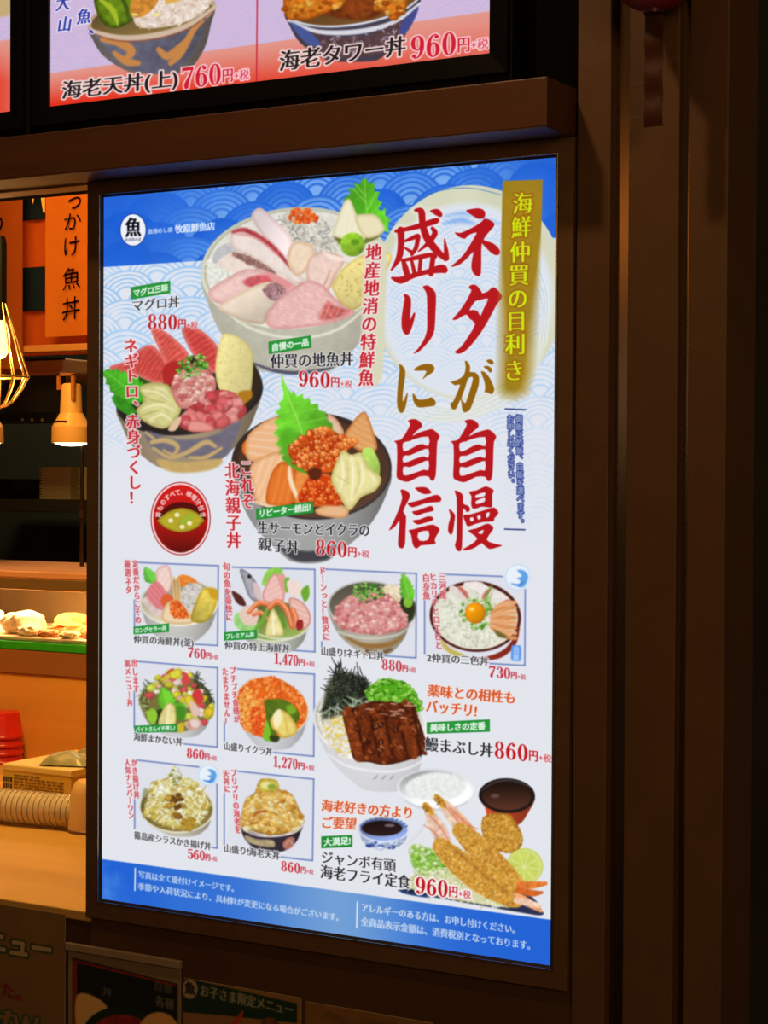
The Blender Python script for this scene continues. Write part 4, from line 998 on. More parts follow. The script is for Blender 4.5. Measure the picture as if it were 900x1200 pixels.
def dish_ebiten(cv):
    z = Zm(250, 890, 6.43)
    small_box(cv, 'shrimp_tempura_bowl_picture', [((278.8,903.7),(367.7,913)),((367.7,913),(366.3,1008.6)),((328.5,1004.3),(366.3,1008.6)),((262.8,930),(262.8,990))], [(279,904.5),(367.2,913.5),(366,1008),(263,997)])
    cv.bowl(317, 963, 38, 17, 5, (318, 997), (58,46,62), (226,220,216), (120,90,50), 1.8, fw=.5)
    cv.shape(z([(240,570),(330,600),(450,610),(455,660),(350,650),(260,620)]), (176,160,120), soft=2, tex=(.2,4,4)); cv.shape(z([(520,640),(560,590),(610,590),(600,650),(550,680)]), (176,110,96), soft=1.5); cv.stroke(z([(540,650,5),(570,610,7),(600,640,5)]), (216,180,160))
    m = [(195,500),(215,400),(240,310),(310,250),(345,220),(340,170),(400,145),(480,160),(490,220),(590,260),(640,360),(672,430),(640,520),(500,562),(350,548),(250,525)]
    cv.shape(z(m), (214,172,86), tex=(.2,6,3), edge=((170,120,40),4))
    cv.chunks(z(m), 110, 4.2, [(226,190,100),(210,156,64),(236,212,140),(196,130,44),(240,226,176)], 9, .8, .14)
    for st in ([(350,500,40),(400,430,50),(390,330,40)], [(450,540,40),(460,460,54),(430,400,30)], [(570,520,40),(550,430,54),(470,350,40)], [(250,480,36),(240,400,44),(290,320,30)], [(320,300,40),(370,280,46),(440,300,30)], [(500,280,36),(560,280,44),(590,330,30)]):
        cv.stroke(z(st), (216,168,78), soft=1.3, tex=(.16,4,3)); cv.grains([(p[0],p[1]) for p in z([(st[0][0]-20,st[0][1]),(st[1][0]-24,st[1][1]),(st[2][0]-10,st[2][1]),(st[2][0]+20,st[2][1]),(st[1][0]+24,st[1][1]),(st[0][0]+20,st[0][1])])], 24, 4, 1.4, [(240,220,160),(190,130,50),(232,196,110)], 5, bend=.5)
    cv.stroke(z([(300,440,10),(330,400,20),(400,390,14)]), (180,90,40), soft=2)
    cv.shape(z([(335,190),(350,160),(420,145),(480,165),(495,215),(440,240),(360,240)]), (216,200,90), edge=((180,160,50),4), tex=(.15,4,3)); cv.ell(*z([(405,195)])[0], 7, 4, (232,226,150), soft=1.6); cv.ell(*z([(440,205)])[0], 5, 3.4, (140,160,60), soft=2)
    cv.stroke(z([(205,505,6),(300,565,10),(430,580,12),(560,560,10),(670,480,4)]), (228,224,220), soft=1)

def dish_unagi(cv):
    z = Zm(350, 770, 2.903); cv.use('eel_bowl_picture')
    cv.bowl(434, 848, 68, 46, 12, (450, 924), (226,226,230), (232,232,234), (206,202,196), 3, fw=.44, sidegrad=.10, fall=.06)
    for x in (262, 290, 318): cv.stroke(z([(x-8,416,2),(x,410,4),(x+6,402,2)]), (110,110,130), alpha=.7)
    cv.shape(z([(62,190),(110,110),(200,130),(170,300),(160,350),(110,310),(75,250)]), (226,220,204), tex=(.06,4,3))
    cv.grains(z([(70,210),(130,150),(190,180),(170,330),(110,310),(80,260)]), 150, 5, 1.7, [(244,240,230),(206,196,170),(232,222,196)], 3)
    cv.grains(z([(90,230),(160,190),(175,330),(120,310)]), 40, 5, 2, [(232,190,60),(224,206,90)], 7)
    cv.shape(z([(80,190),(110,70),(200,60),(240,130),(150,190),(95,210)]), (70,76,58), soft=5)
    cv.grains(z([(110,150),(130,90),(125,20),(150,20),(175,70),(215,40),(225,100),(160,140)]), 46, 17, 1.2, [(22,26,22),(36,42,36),(14,16,16)], 18, ang=(75,60), bend=.15)
    cv.grains(z([(75,200),(95,130),(125,35),(160,60),(210,60),(245,130),(180,180),(100,200)]), 190, 15, 1.2, [(22,26,22),(40,48,40),(70,84,64),(14,16,16)], 8, bend=.25)
    cv.grains(z([(90,200),(110,160),(230,140),(180,180)]), 26, 15, 1.1, [(190,206,180),(120,140,110)], 9, bend=.25)
    g = [(228,130),(240,100),(285,75),(340,80),(380,100),(422,170),(405,185),(370,165),(310,150),(250,152)]
    cv.shape(z(g), (84,170,28), soft=1.5); cv.chunks(z(g), 120, 3., [(96,186,36),(140,214,70),(60,140,20),(170,226,100)], 6, .72)
    e = [(150,185),(200,170),(255,150),(320,158),(385,155),(405,200),(430,275),(442,315),(390,345),(300,367),(240,358),(190,350),(172,290)]
    cv.shape(z(e), (100,40,16), tex=(.28,5,4), edge=((66,24,10),6))
    for k in range(5):                                # strips of glazed fillet, cut across
        o = k*48
        cv.stroke(z([(168+o*1.02,180-o*.12,26),(185+o*1.0,265-o*.06,34),(205+o*.98,345-o*.05,24)]), [(124,52,20),(104,42,16)][k%2], soft=2.5, tex=(.3,4,k))
        cv.stroke(z([(190+o*1.02,182-o*.12,5),(208+o,262-o*.06,7),(228+o*.98,345-o*.05,5)]), (48,16,8), soft=2)
    cv.chunks(z(e), 90, 4.2, [(112,44,16),(84,30,12),(140,62,26),(64,22,10)], 8, .8, .3)
    cv.grains(z(e), 60, 5, 1.5, [(176,96,50),(206,150,110),(150,74,34)], 8, ang=(60,60), bend=.4, alpha=.7)
    cv.grains(z([(250,155),(385,158),(405,200),(320,210),(250,190)]), 50, 8, 2, [(60,20,10),(84,32,14),(196,140,110)], 9, ang=(5,20))
    cv.stroke(z([(100,330,4),(170,372,8),(290,390,8),(380,375,7),(450,330,4)]), (236,236,238), soft=1.6)

def dish_ebifry(cv):
    z = Zm(360, 890, 3); cv.use('rice_bowl_picture')
    cv.bowl(510, 924, 45, 23, 3, (512, 948), (216,218,224), (234,236,240), (228,232,232), 3, fw=.55, sidegrad=.06, fall=.03)
    cv.shape(z([(345,95),(390,60),(450,45),(510,55),(556,92),(530,130),(450,145),(370,130)]), (232,236,234), soft=3, tex=(.04,5,4))
    cv.grains(z([(350,90),(400,55),(500,50),(560,90),(520,120),(440,130),(370,120)]), 130, 5, 1.8, [(244,246,246),(220,226,220),(232,238,230)], 4)
    cv.use('soup_bowl_picture')
    cv.shape(z([(606,125),(625,170),(640,215),(690,240),(745,228),(775,190),(798,130),(700,150)]), (176,62,36), lin=(0,-.3,593,950,32), soft=1.2)
    cv.ell(*z([(702,127)])[0], 33, 20.5, (26,20,20), rot=2); cv.ell(*z([(702,130)])[0], 28.5, 16.2, (58,32,24), rot=2, lin=(90,.5,594,933,14)); cv.stroke(z([(612,110,2),(660,80,3),(720,74,3),(780,96,2)]), (92,84,84), soft=1.4); cv.ell(*z([(660,128)])[0], 5, 2.2, (104,72,60), soft=2.5); cv.stroke(z([(640,235,2),(690,243,3),(740,234,2)]), (96,30,18), soft=1.5)
    cv.use('sauce_dish_picture')
    cv.bowl(449.5, 972, 30, 15, 2, (450, 993), (176,190,222), (214,222,238), (120,140,190), 2, fw=.62, sidegrad=.15)
    cv.chunks(z([(198,278),(260,290),(340,278),(330,300),(290,312),(240,312),(206,300)]), 34, 2.6, [(74,98,168),(206,216,236),(52,78,150),(190,202,228)], 5, .95, .1)
    for k in range(12): 
        a = math.radians(200+k*13); cv.stroke([(449.5+24*math.cos(a),972+11*math.sin(a)),(449.5+29*math.cos(a),972+14*math.sin(a))], (70,96,170), w=1.6)
    cv.ell(*z([(263,242)])[0], 24, 9, (34,20,22), lin=(90,.3,448,971,9)); cv.ell(*z([(290,232)])[0], 6, 1.6, (120,104,110), soft=1.5)
    cv.use('fried_shrimp_plate_picture')
    cv.shape(z([(320,462),(360,455),(500,440),(760,470),(825,530),(822,548),(760,540),(600,512),(420,480)]), (34,40,70), soft=1.2, lin=(0,.2,560,1055,80))
    cv.shape(z([(330,460),(370,470),(430,478),(420,486),(340,472)]), (30,60,120), soft=1)
    cab = [(350,440),(420,380),(520,400),(640,460),(740,500),(700,520),(560,500),(420,470)]
    cv.shape(z(cab), (214,212,170), soft=2); cv.grains(z(cab), 130, 15, 1.1, [(236,236,204),(206,206,150),(246,246,228),(170,180,100)], 5, bend=.5)
    cv.stroke(z([(350,300,3),(400,250,5),(445,165,4)]), (214,204,204), soft=2, alpha=.7)
    p = [(362,340),(370,300),(420,310),(470,330),(480,380),(430,400),(380,388)]
    cv.shape(z(p), (150,190,80), soft=3); cv.chunks(z(p), 90, 3., [(150,206,84),(190,226,140),(110,170,50),(214,236,180)], 5, .8); cv.chunks(z([(400,400),(470,380),(500,410),(440,420)]), 20, 3, [(200,220,140),(230,236,196)], 6, .85)
    # heads and feelers
    for st, c in (([(420,160,18),(438,205,42),(466,255,56),(486,300,44)], (228,192,170)), ([(458,132,16),(492,172,44),(535,220,58),(572,256,44)], (232,200,174)), ([(500,170,12),(545,215,26),(580,250,22)], (232,170,140))):
        cv.stroke(z(st), c, soft=1.4, tex=(.16,4,3))
    for st in ([(415,160,18),(425,175,24),(440,190,10)], [(455,130,16),(470,150,24),(485,165,10)]): cv.stroke(z(st), (190,130,40), tex=(.3,3,3)); cv.grains([q[:2] for q in z([(st[0][0]-8,st[0][1]-10),(st[1][0]+14,st[1][1]-6),(st[2][0]+8,st[2][1]+8),(st[1][0]-14,st[1][1]+10)])], 10, 5, 1.5, [(120,80,30),(226,180,80)], 3)
    for st in ([(430,195,3),(470,240,5),(500,290,3)], [(480,160,3),(520,205,5),(545,240,3)], [(500,170,3),(560,225,5),(600,245,3)], [(410,230,3),(450,260,5),(470,300,3)]): cv.stroke(z(st), (214,110,70), soft=1.4, alpha=.8)
    def crumb(st, seed, base=(206,150,58)):
        cv.stroke(z(st), base, soft=1.6, tex=(.2,4,seed))
        out = [(a-w*.5, b) for a, b, w in st]+[(a+w*.5, b) for a, b, w in st[::-1]]
        top = [(a+w*.25, b-w*.42) for a, b, w in st]; bot = [(a-w*.25, b+w*.42) for a, b, w in st]
        o = z(top+bot[::-1])
        cv.grains(o, int(120+len(st)*60), 2.4, 1.3, [(222,172,80),(236,198,112),(182,122,42),(168,104,32),(212,158,62)], seed, bend=.5)
    cr = [(618,205),(660,188),(710,195),(745,240),(758,290),(720,330),(650,310),(615,260)]
    cv.shape(z(cr), (196,142,50), tex=(.2,4,4), edge=((150,96,26),4)); cv.grains(z(cr), 300, 2.4, 1.3, [(222,172,80),(236,198,112),(182,122,42),(168,104,32),(212,158,62)], 3, bend=.5)
    cv.ell(*z([(765,375)])[0], 21.5, 21, (214,220,130), rot=20, edge=((190,206,70),2.4)); cv.ell(*z([(762,377)])[0], 17.5, 17, (200,212,96), rot=20, tex=(.06,5,3))
    for k in range(9):
        a = math.radians(k*40+10); cx, cy = z([(762,377)])[0]; cv.stroke([(cx,cy,.6),(cx+16*math.cos(a),cy+16*math.sin(a),1.2)], (236,240,190), alpha=.8)
    crumb([(538,250,56),(586,296,78),(640,350,84),(694,404,80),(740,442,54)], 5)
    crumb([(470,305,60),(520,352,82),(590,408,92),(660,452,88),(715,486,66),(738,498,44)], 6, (210,154,60))
    cv.stroke(z([(500,300,6),(560,350,10),(640,420,10),(700,460,6)]), (150,92,26), soft=4, alpha=.5)
    for st, c in (([(745,440,22),(790,442,26),(838,436,14)], (220,120,50)), ([(735,480,24),(770,500,30),(822,532,12)], (232,160,110)), ([(740,460,20),(790,470,24),(826,468,10)], (206,100,40)), ([(735,495,18),(780,505,24),(818,515,14)], (244,206,180))): cv.stroke(z(st), c, soft=1.2, tex=(.2,4,3))

def paint_captions(cv):
    K = (26, 26, 30); W = ((240, 240, 244), 1.5, .6, .95); P = ((240, 214, 218), 1.6, .9, .9); R = (190, 34, 46)
    T = lambda *a, **k: text(cv, *a, **k)
    # large dishes
    cv.use('tuna_bowl_caption')
    tag(cv, [(153.5, 336.5), (199.5, 329), (199.5, 343.5), (153.5, 351)], 'マグロ三昧', (156, 344), (197, 336.5), 9.4)
    T('マグロ丼', (154, 358.5), (211, 353), 15, K, 'm', .05, W); price(cv, '880', (172.5, 377), (232, 378), 18, (186, 28, 42))
    cv.use('fish_bowl_caption')
    tag(cv, [(314.5, 400.5), (364.5, 393), (365, 407.5), (315, 415)], '自慢の一品', (318, 407.5), (362, 400.5), 9.4)
    T('仲買の地魚丼', (316.5, 423.5), (414.5, 420), 18.5, (22, 22, 26), 'm', .15, W); price(cv, '960', (349, 443.5), (413, 447), 19, (190, 24, 34), W)
    cv.use('salmon_bowl_caption')
    tag(cv, [(300, 596.5), (367, 587.5), (367.5, 601), (300.5, 609)], 'リピーター続出!', (303, 602), (364, 594), 9.6)
    T('生サーモンとイクラの', (301.5, 618), (433.5, 621.5), 16.5, (22, 22, 26), 'm', .15, W)
    T('親子丼', (302, 637), (351.5, 641.5), 17, (22, 22, 26), 'm', .1, W); price(cv, '860', (369, 641), (433, 646.5), 18.5, (190, 24, 34), W)
    # framed dishes
    def fr(name, cols, tg, cap, pr):
        cv.use(name)
        for s, a, b, w in cols: vtext(cv, s, a, b, w, R, 'm', .1, P)
        if tg: tag(cv, *tg)
        T(*cap[:4], K, 'm', .08, W); price(cv, *pr, (196, 40, 54), None)
    fr('seafood_bowl_caption', [('定番だからこその', (158.5, 656), (162, 731), 7.4), ('厳選ネタ', (149, 656), (151, 696), 7.4)],
       ([(156.5, 734.5), (198, 730.5), (198, 740.5), (156.5, 743.5)], 'ロングセラー丼', (158, 739), (195, 736), 6.6), ('仲買の海鮮丼(釜)', (156.5, 749), (227, 753), 10.5), ('760', (220, 764), (256, 768.5), 11.5))
    fr('deluxe_seafood_bowl_caption', [('旬の魚を豪快に', (265, 659), (269, 728), 8.2)],
       ([(262.5, 741), (301, 738), (301, 748.5), (262.5, 751)], 'プレミアム丼', (264.5, 746), (298, 743.5), 6.8), ('仲買の特上海鮮丼', (263, 756), (340, 760), 10.8), ('1,470', (321, 771), (369, 776.5), 12.5))
    fr('minced_tuna_bowl_caption', [('ドーンっと！贅沢に', (377.5, 664), (382.5, 751), 8.2)], None, ('山盛り!ネギトロ丼', (376, 762.5), (450, 769), 11.5), ('880', (447, 778), (487.5, 783.5), 12.5))
    fr('three_colour_bowl_caption', [('三河産', (518, 670), (519.5, 702), 8.6), ('ヒカリチヒロエビと', (507, 671), (514.5, 761), 8.4), ('白身魚', (499, 672), (500, 703), 8.6)], None,
       ('2仲買の三色丼', (500, 770.5), (573, 775), 11.5), ('730', (572.5, 786.5), (616, 791.5), 13))
    fr('staff_meal_bowl_caption', [('出します', (157, 772), (160, 812), 7), ('裏メニュー丼', (149, 773), (152.5, 828), 7)],
       ([(157.5, 850.5), (207, 848.5), (207, 857.5), (157.5, 859)], 'バイトさんイチ押し!', (159, 855), (205, 853), 6.4), ('海鮮まかない丼', (156.5, 863), (214, 869.5), 10.5), ('860', (218.5, 882), (254, 887), 11.5))
    fr('salmon_roe_bowl_caption', [('プチプチ食感が', (272.5, 781), (278, 847), 7.4), ('たまりません！', (263.5, 782), (267, 850), 7.4)], None, ('山盛りイクラ丼', (262, 874), (319.5, 881), 10.5), ('1,270', (320, 892), (368.5, 898), 12.5))
    fr('whitebait_tempura_bowl_caption', [('かき揚げ丼', (157, 889), (160.5, 936), 7), ('人気ナンバーワン', (149, 889), (154, 960), 7)], None, ('篠島産シラスかき揚げ丼', (157, 978.5), (247.5, 992), 10), ('560', (219.5, 1000), (254.5, 1005), 11.5))
    fr('shrimp_tempura_bowl_caption', [('プリプリの海老を', (273.5, 901), (279, 977), 7.4), ('天丼に', (264.5, 902), (266.5, 929), 7.4)], None, ('山盛り!海老天丼', (262, 993.5), (328, 1003), 10.8), ('860', (329, 1014.5), (367.5, 1020), 12))
    # eel
    OR = (214, 84, 40); G = ((246, 230, 222), 1.8, .8, .95)
    cv.use('eel_bowl_caption')
    T('薬味との相性も', (501, 809), (605, 818), 15.5, OR, 'm', .3, G, .08); T('バッチリ!', (499, 827), (559, 833), 16.5, OR, 'm', .3, G, .08)
    tag(cv, [(500, 846.5), (574, 843), (574, 857.5), (500, 860)], '美味しさの定番', (504, 853), (569, 850.5), 9.8)
    T('鰻まぶし丼', (498, 871.5), (578, 879.5), 18, (22, 22, 26), 'm', .15, W); price(cv, '860', (578.5, 878), (646.5, 886), 20, (190, 20, 30), W)
    cv.use('fried_shrimp_caption')
    T('海老好きの方より', (376.5, 943.5), (485, 953), 15, OR, 'm', .3, G, .05); T('ご要望', (376, 963.5), (418, 965.5), 15, OR, 'm', .3, G, .05)
    tag(cv, [(376.5, 980), (413, 978.5), (413, 992.5), (376.5, 994)], '大満足!', (379, 987), (411, 985), 9.8, (30, 140, 50))
    T('ジャンボ有頭', (376, 1004), (464, 1014.5), 16.5, (22, 22, 26), 'm', .1, W); T('海老フライ定食', (375, 1021), (481, 1034), 17.5, (22, 22, 26), 'm', .15, W)
    price(cv, '960', (486, 1037), (552, 1045.5), 20, (190, 20, 30), ((246, 240, 240), 2.4, .4, 1.))
    # foot
    cv.use('footer_notice'); fw = (226, 232, 242)
    cv.stroke([(158.5, 1017.5), (158, 1043.5)], fw, w=1.5)
    T('写真は全て盛付けイメージです。', (162, 1024.5), (279, 1042), 9.2, fw, 'm', .12); T('季節や入荷状況により、具材料が変更になる場合がございます。', (161.5, 1038.5), (402, 1076), 9.4, fw, 'm', .12)
    cv.use('footer_notice.001'); cv.stroke([(418.8, 1057), (418, 1087)], fw, w=1.7)
    T('アレルギーのある方は、お申し付けください。', (423, 1063), (609, 1090), 10.8, fw, 'm', .15); T('全商品表示金額は、消費税別となっております。', (423, 1079.5), (627, 1109), 11, fw, 'm', .15)
    # little marks and dust on the sheet
    r = np.random.default_rng(3); cv.use('_sheet')
    for k in range(46):
        x = 125+r.random()*515; y = 330+r.random()*660
        j, i = int((y-cv.y0)*cv.S), int((x-cv.x0)*cv.S)
        if cv.own[j, i] == 0: cv.ell(x, y, .5+r.random()*.7, .5+r.random()*.5, (196, 196, 204), alpha=.6)

def paint_poster(S=2.0):
    cv = Canvas(113, 176, 659, 1142, S)
    paint_ground(cv)
    for f in (dish_jizakana, dish_maguro, dish_salmon, dish_kaisen, dish_tokujo, dish_negitoro, dish_sanshoku, dish_makanai, dish_ikura, dish_shirasu,
              dish_ebiten, dish_unagi, dish_ebifry): f(cv)
    cv.soften(1, 2)
    for f in (paint_headline, paint_catch, paint_verticals, paint_logo, paint_soup_badge, paint_captions): f(cv)
    return cv
# ------------------------------------------------------------------ the screens above, and the paper menus below
def screen_ground(cv, yb0, yb1, xs):
    X, Y, sl = cv.box(cv.x0, cv.y0, cv.x0+cv.w/cv.S, cv.y0+cv.h/cv.S)
    U, V = warp(X, Y); ln, tn = seigaiha(U+40, V, 34.)
    col = mixc(np.broadcast_to(C255((208, 184, 218)), X.shape+(3,)), C255((178, 176, 226)), np.clip(ln*(.5+.4*noise2(X, Y, 14, 4)), 0, 1)*.55)
    yb = yb0+(X-xs[0])*(yb1-yb0)/(xs[1]-xs[0])
    ln_ = (yb1-yb0)/(xs[1]-xs[0]); hgt = 38+14*np.clip((X-xs[0])/(xs[1]-xs[0]), 0, 1)
    band = mixc(np.broadcast_to(C255((224, 150, 138)), X.shape+(3,)), C255((226, 44, 24)), np.clip((Y-yb)/hgt, 0, 1)**1.3*np.clip(1.05-.55*(X-xs[0])/(xs[1]-xs[0]), .3, 1))
    cv.img[sl] = mixc(col, band, np.clip((Y-yb)/1.2+.5, 0, 1))

def paint_screen(S=2.0):
    cv = Canvas(40, -62, 592, 140, S)
    screen_ground(cv, 86, 13, (58, 575))
    cv.use('tempura_bowl_picture')
    cv.bowl(178, 18, 76, 26, -10, (184, 84), (120, 112, 110), (190, 160, 130), (110, 90, 50), 4, fw=.5, tex=(.12, 6, 3))
    cv.shape([(112, 40), (135, 48), (170, 48), (215, 36), (240, 18), (236, 40), (222, 68), (196, 86), (160, 84), (136, 70), (122, 54)], (92, 92, 112), soft=2, tex=(.15, 6, 2), lin=(0, -.12, 180, 60, 60))
    for st in ([(120, 46, 6), (140, 50, 10), (154, 60, 10), (146, 70, 6)], [(134, 62, 5), (148, 72, 9), (162, 74, 6)], [(186, 58, 6), (196, 66, 9), (210, 56, 8), (222, 44, 6)], [(200, 74, 6), (212, 62, 8), (226, 36, 7), (238, 24, 4)]):
        cv.stroke(st, (196, 132, 72), soft=1.6)
    cv.stroke([(108, 36, 4), (140, 44, 6), (180, 42, 7), (220, 30, 6), (252, 8, 4)], (206, 182, 160), soft=1.4)
    cv.stroke([(110, 40, 1.2), (140, 48, 1.6), (180, 46, 1.6), (220, 34, 1.6), (250, 13, 1.2)], (140, 80, 60), soft=1.2)
    cv.shape([(110, 2), (118, -20), (150, -24), (160, 0), (156, 22), (136, 33), (120, 26)], (96, 128, 20), tex=(.3, 6, 3), edge=((50, 70, 10), 6))
    cv.stroke([(118, 0, 4), (132, 12, 7), (138, 28, 3)], (164, 186, 40), soft=2); cv.stroke([(140, -6, 3), (148, 8, 5), (150, 22, 2)], (60, 84, 14), soft=2)
    rc = [(156, 20), (160, -6), (200, -20), (246, -14), (244, 8), (222, 24), (190, 32), (164, 32)]
    cv.shape(rc, (226, 208, 196), tex=(.08, 4, 3)); cv.grains(rc, 120, 6, 2.2, [(244, 236, 230), (206, 180, 160), (236, 220, 206)], 4, bend=.3)
    cv.shape([(152, 14), (160, -14), (186, -18), (184, 4), (166, 20)], (200, 130, 50), tex=(.25, 4, 4)); cv.stroke([(196, 2, 6), (216, -6, 10), (228, -10, 6)], (222, 170, 80), soft=2)
    cv.ell(158, 17, 4, 1.4, (255, 226, 120), soft=1.6); cv.ell(184, 17, 4, 1.4, (255, 226, 120), soft=1.6)
    cv.use('shrimp_tower_bowl_picture')
    cv.bowl(414, 0, 82, 30, -9, (412, 70), (70, 64, 84), (200, 206, 220), (90, 60, 30), 3, fw=.42)
    cv.stroke([(338, 24, 3), (372, 37, 5), (420, 37, 6), (462, 26, 5), (492, 4, 3)], (214, 214, 224), soft=1.4)
    cv.shape([(342, 30), (380, 42), (430, 42), (478, 22), (470, 46), (448, 62), (400, 68), (366, 56)], (84, 60, 66), soft=2, tex=(.3, 3, 4)); cv.grains([(345, 34), (400, 44), (480, 24), (465, 48), (400, 64)], 90, 5, 1.2, [(150, 120, 130), (190, 180, 200), (60, 40, 60)], 4, bend=.5)
    cv.shape([(340, 26), (366, 40), (376, 54), (358, 50)], (64, 84, 150), soft=2); cv.shape([(470, 28), (490, 8), (484, 26), (472, 42)], (60, 70, 140), soft=2)
    def kara(p, sd):
        cv.shape(p, (206, 116, 24), tex=(.25, 6, sd), edge=((150, 66, 8), 5)); cv.chunks(p, 40, 4, [(226, 146, 40), (196, 100, 14), (236, 170, 70), (170, 76, 8)], sd, .75, .15)
    cv.shape([(360, 10), (420, 24), (452, 12), (470, -10), (380, -14)], (110, 44, 10), soft=2, tex=(.3, 5, 2))
    kara([(332, 4), (336, -16), (372, -22), (402, -10), (404, 4), (388, 12), (366, 22), (346, 24), (335, 20)], 3)
    kara([(436, 6), (438, -14), (468, -20), (478, -2), (474, 14), (462, 23), (452, 17)], 5)
    cv.shape([(404, 4), (420, -12), (438, -8), (434, 16), (414, 22)], (130, 56, 12), tex=(.3, 4, 5))
    cv.soften(1, 2)
    cv.use('panel_divider'); cv.stroke([(302, -62), (300.6, 96)], (196, 36, 60), w=1.6)
    K = (26, 18, 22); W = ((246, 222, 220), 2.6, .45, 1.)
    cv.use('tempura_bowl_caption')
    text(cv, '海老天丼(上)', (72, 106), (209, 91), 23, K, 'm', .3, W, .03); price(cv, '760', (212, 92), (292, 82.5), 25, (204, 20, 44), ((250, 206, 214), 2.2, .5, 1.))
    for ps in (0, 1):
        put_glyph(cv, '山', 'm', (76, 28), (17, -2.4), (-3, 20), (34, 56, 160) if ps else None, .3, ((240, 226, 244), 2.2, .5, 1.))
        put_glyph(cv, '魚', 'm', (98.5, 19), (17, -2.2), (-2, 19), (34, 56, 160) if ps else None, .3, ((240, 226, 244), 2.2, .5, 1.))
        put_glyph(cv, '大', 'm', (74, 3), (17, -2.2), (-2, 20), (34, 56, 160) if ps else None, .3, ((240, 226, 244), 2.2, .5, 1.))
        put_glyph(cv, '、', 'm', (112, 32), (15, -2), (-1, 15), (34, 56, 160) if ps else None, .6, ((240, 226, 244), 2.2, .5, 1.))
    cv.use('shrimp_tower_bowl_caption')
    text(cv, '海老タワー丼', (327, 72), (476, 53), 26, K, 'm', .35, W, .03); price(cv, '960', (480, 56.5), (572.5, 46), 27, (204, 20, 44), ((250, 206, 214), 2.2, .5, 1.))
    return cv

def paint_side_screen(S=1.5):
    cv = Canvas(-90, -62, 24, 150, S)
    screen_ground(cv, 50, 46, (-20, 14))
    cv.use('noodle_bowl_picture')
    cv.bowl(-50, -10, 54, 26, -8, (-46, 60), (120, 112, 110), (190, 160, 130), (150, 130, 70), 4, fw=.5)
    cv.shape([(-10, 0), (0, -6), (14, -4), (13, 14), (2, 20), (-8, 14)], (196, 170, 120), soft=3)
    return cv

def paper(col, x0, y0, x1, y1, S, tex=.05):  # menu inks are darkened to stand in for the dim light down there
    cv = Canvas(x0, y0, x1, y1, S)
    X, Y, sl = cv.box(x0, y0, x1+2, y1+2); cv.img[sl] = C255(col)*(1+tex*noise2(X, Y, 20, 3))[..., None]
    return cv
def paint_big_paper(S=1.5):
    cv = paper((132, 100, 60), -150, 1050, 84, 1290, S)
    cv.use('poster_lettering'); G = ((26, 60, 38), 3.6, .25, 1.)
    text(cv, 'おすすめメニュー', (-152, 1080), (62, 1114), 30, (186, 160, 118), 'g', 1.4, G)
    text(cv, '始めました。', (-70, 1140), (36, 1168), 18, (130, 36, 40), 'g', .8)
    text(cv, 'サラダＷ', (-78, 1188), (46, 1206), 34, (150, 112, 70), 'g', 1.2, ((30, 84, 60), 3.4, .25, 1.))
    return cv
def paint_dark_menu(S=1.5):
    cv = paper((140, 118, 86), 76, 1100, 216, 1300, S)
    cv.use('menu_print')
    cv.shape([(85, 1122), (208, 1153), (208, 1300), (85, 1300)], (28, 32, 30), smooth=False)
    cv.shape([(86, 1124), (206, 1154), (206, 1156), (90, 1128), (90, 1300), (86, 1300)], (150, 40, 40), smooth=False)
    cv.shape([(90, 1166), (118, 1172), (126, 1190), (96, 1215), (90, 1215)], (226, 180, 110), soft=2)
    cv.ell(140, 1214, 44, 34, (30, 44, 40)); cv.ell(142, 1216, 38, 27, (150, 44, 40), tex=(.3, 10, 3)); cv.ell(186, 1216, 26, 30, (226, 170, 100), soft=2)
    text(cv, '丼', (119, 1161), (132, 1164), 12, (120, 120, 112)); text(cv, '各種', (182, 1172), (204, 1178), 14, (124, 116, 100), 'm', .2); text(cv, '自慢', (180, 1154), (202, 1160), 12, (124, 116, 100))
    return cv
def paint_kids_menu(S=1.5):
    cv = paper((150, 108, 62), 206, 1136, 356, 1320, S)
    cv.use('menu_print')
    cv.shape([(213, 1145), (348, 1176), (348, 1199), (300, 1194), (262, 1190), (213, 1186)], (30, 54, 40), smooth=False)
    cv.ell(222.5, 1159, 9.2, 11.5, (170, 146, 110)); put_glyph(cv, '魚', 'm', (222.5, 1158), (12, 2), (0, 15), (26, 24, 24), .4)
    text(cv, 'お子さま限定メニュー', (234, 1160), (344, 1184), 15, (160, 150, 124), 'm', .35)
    cv.stroke([(268, 1206, 5), (278, 1196, 6), (284, 1186, 3)], (190, 60, 50)); cv.ell(316, 1206, 12, 14, (110, 70, 50), tex=(.3, 5, 2))
    return cv
def paint_plain_menu(S=1.2):
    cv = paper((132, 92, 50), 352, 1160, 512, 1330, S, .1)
    cv.use('menu_print'); cv.shape([(376, 1192), (400, 1190), (440, 1197), (480, 1206), (478, 1290), (380, 1270)], (122, 88, 50), soft=3, tex=(.2, 14, 3)); cv.ell(420, 1240, 34, 24, (110, 44, 30), tex=(.3, 8, 2))
    return cv
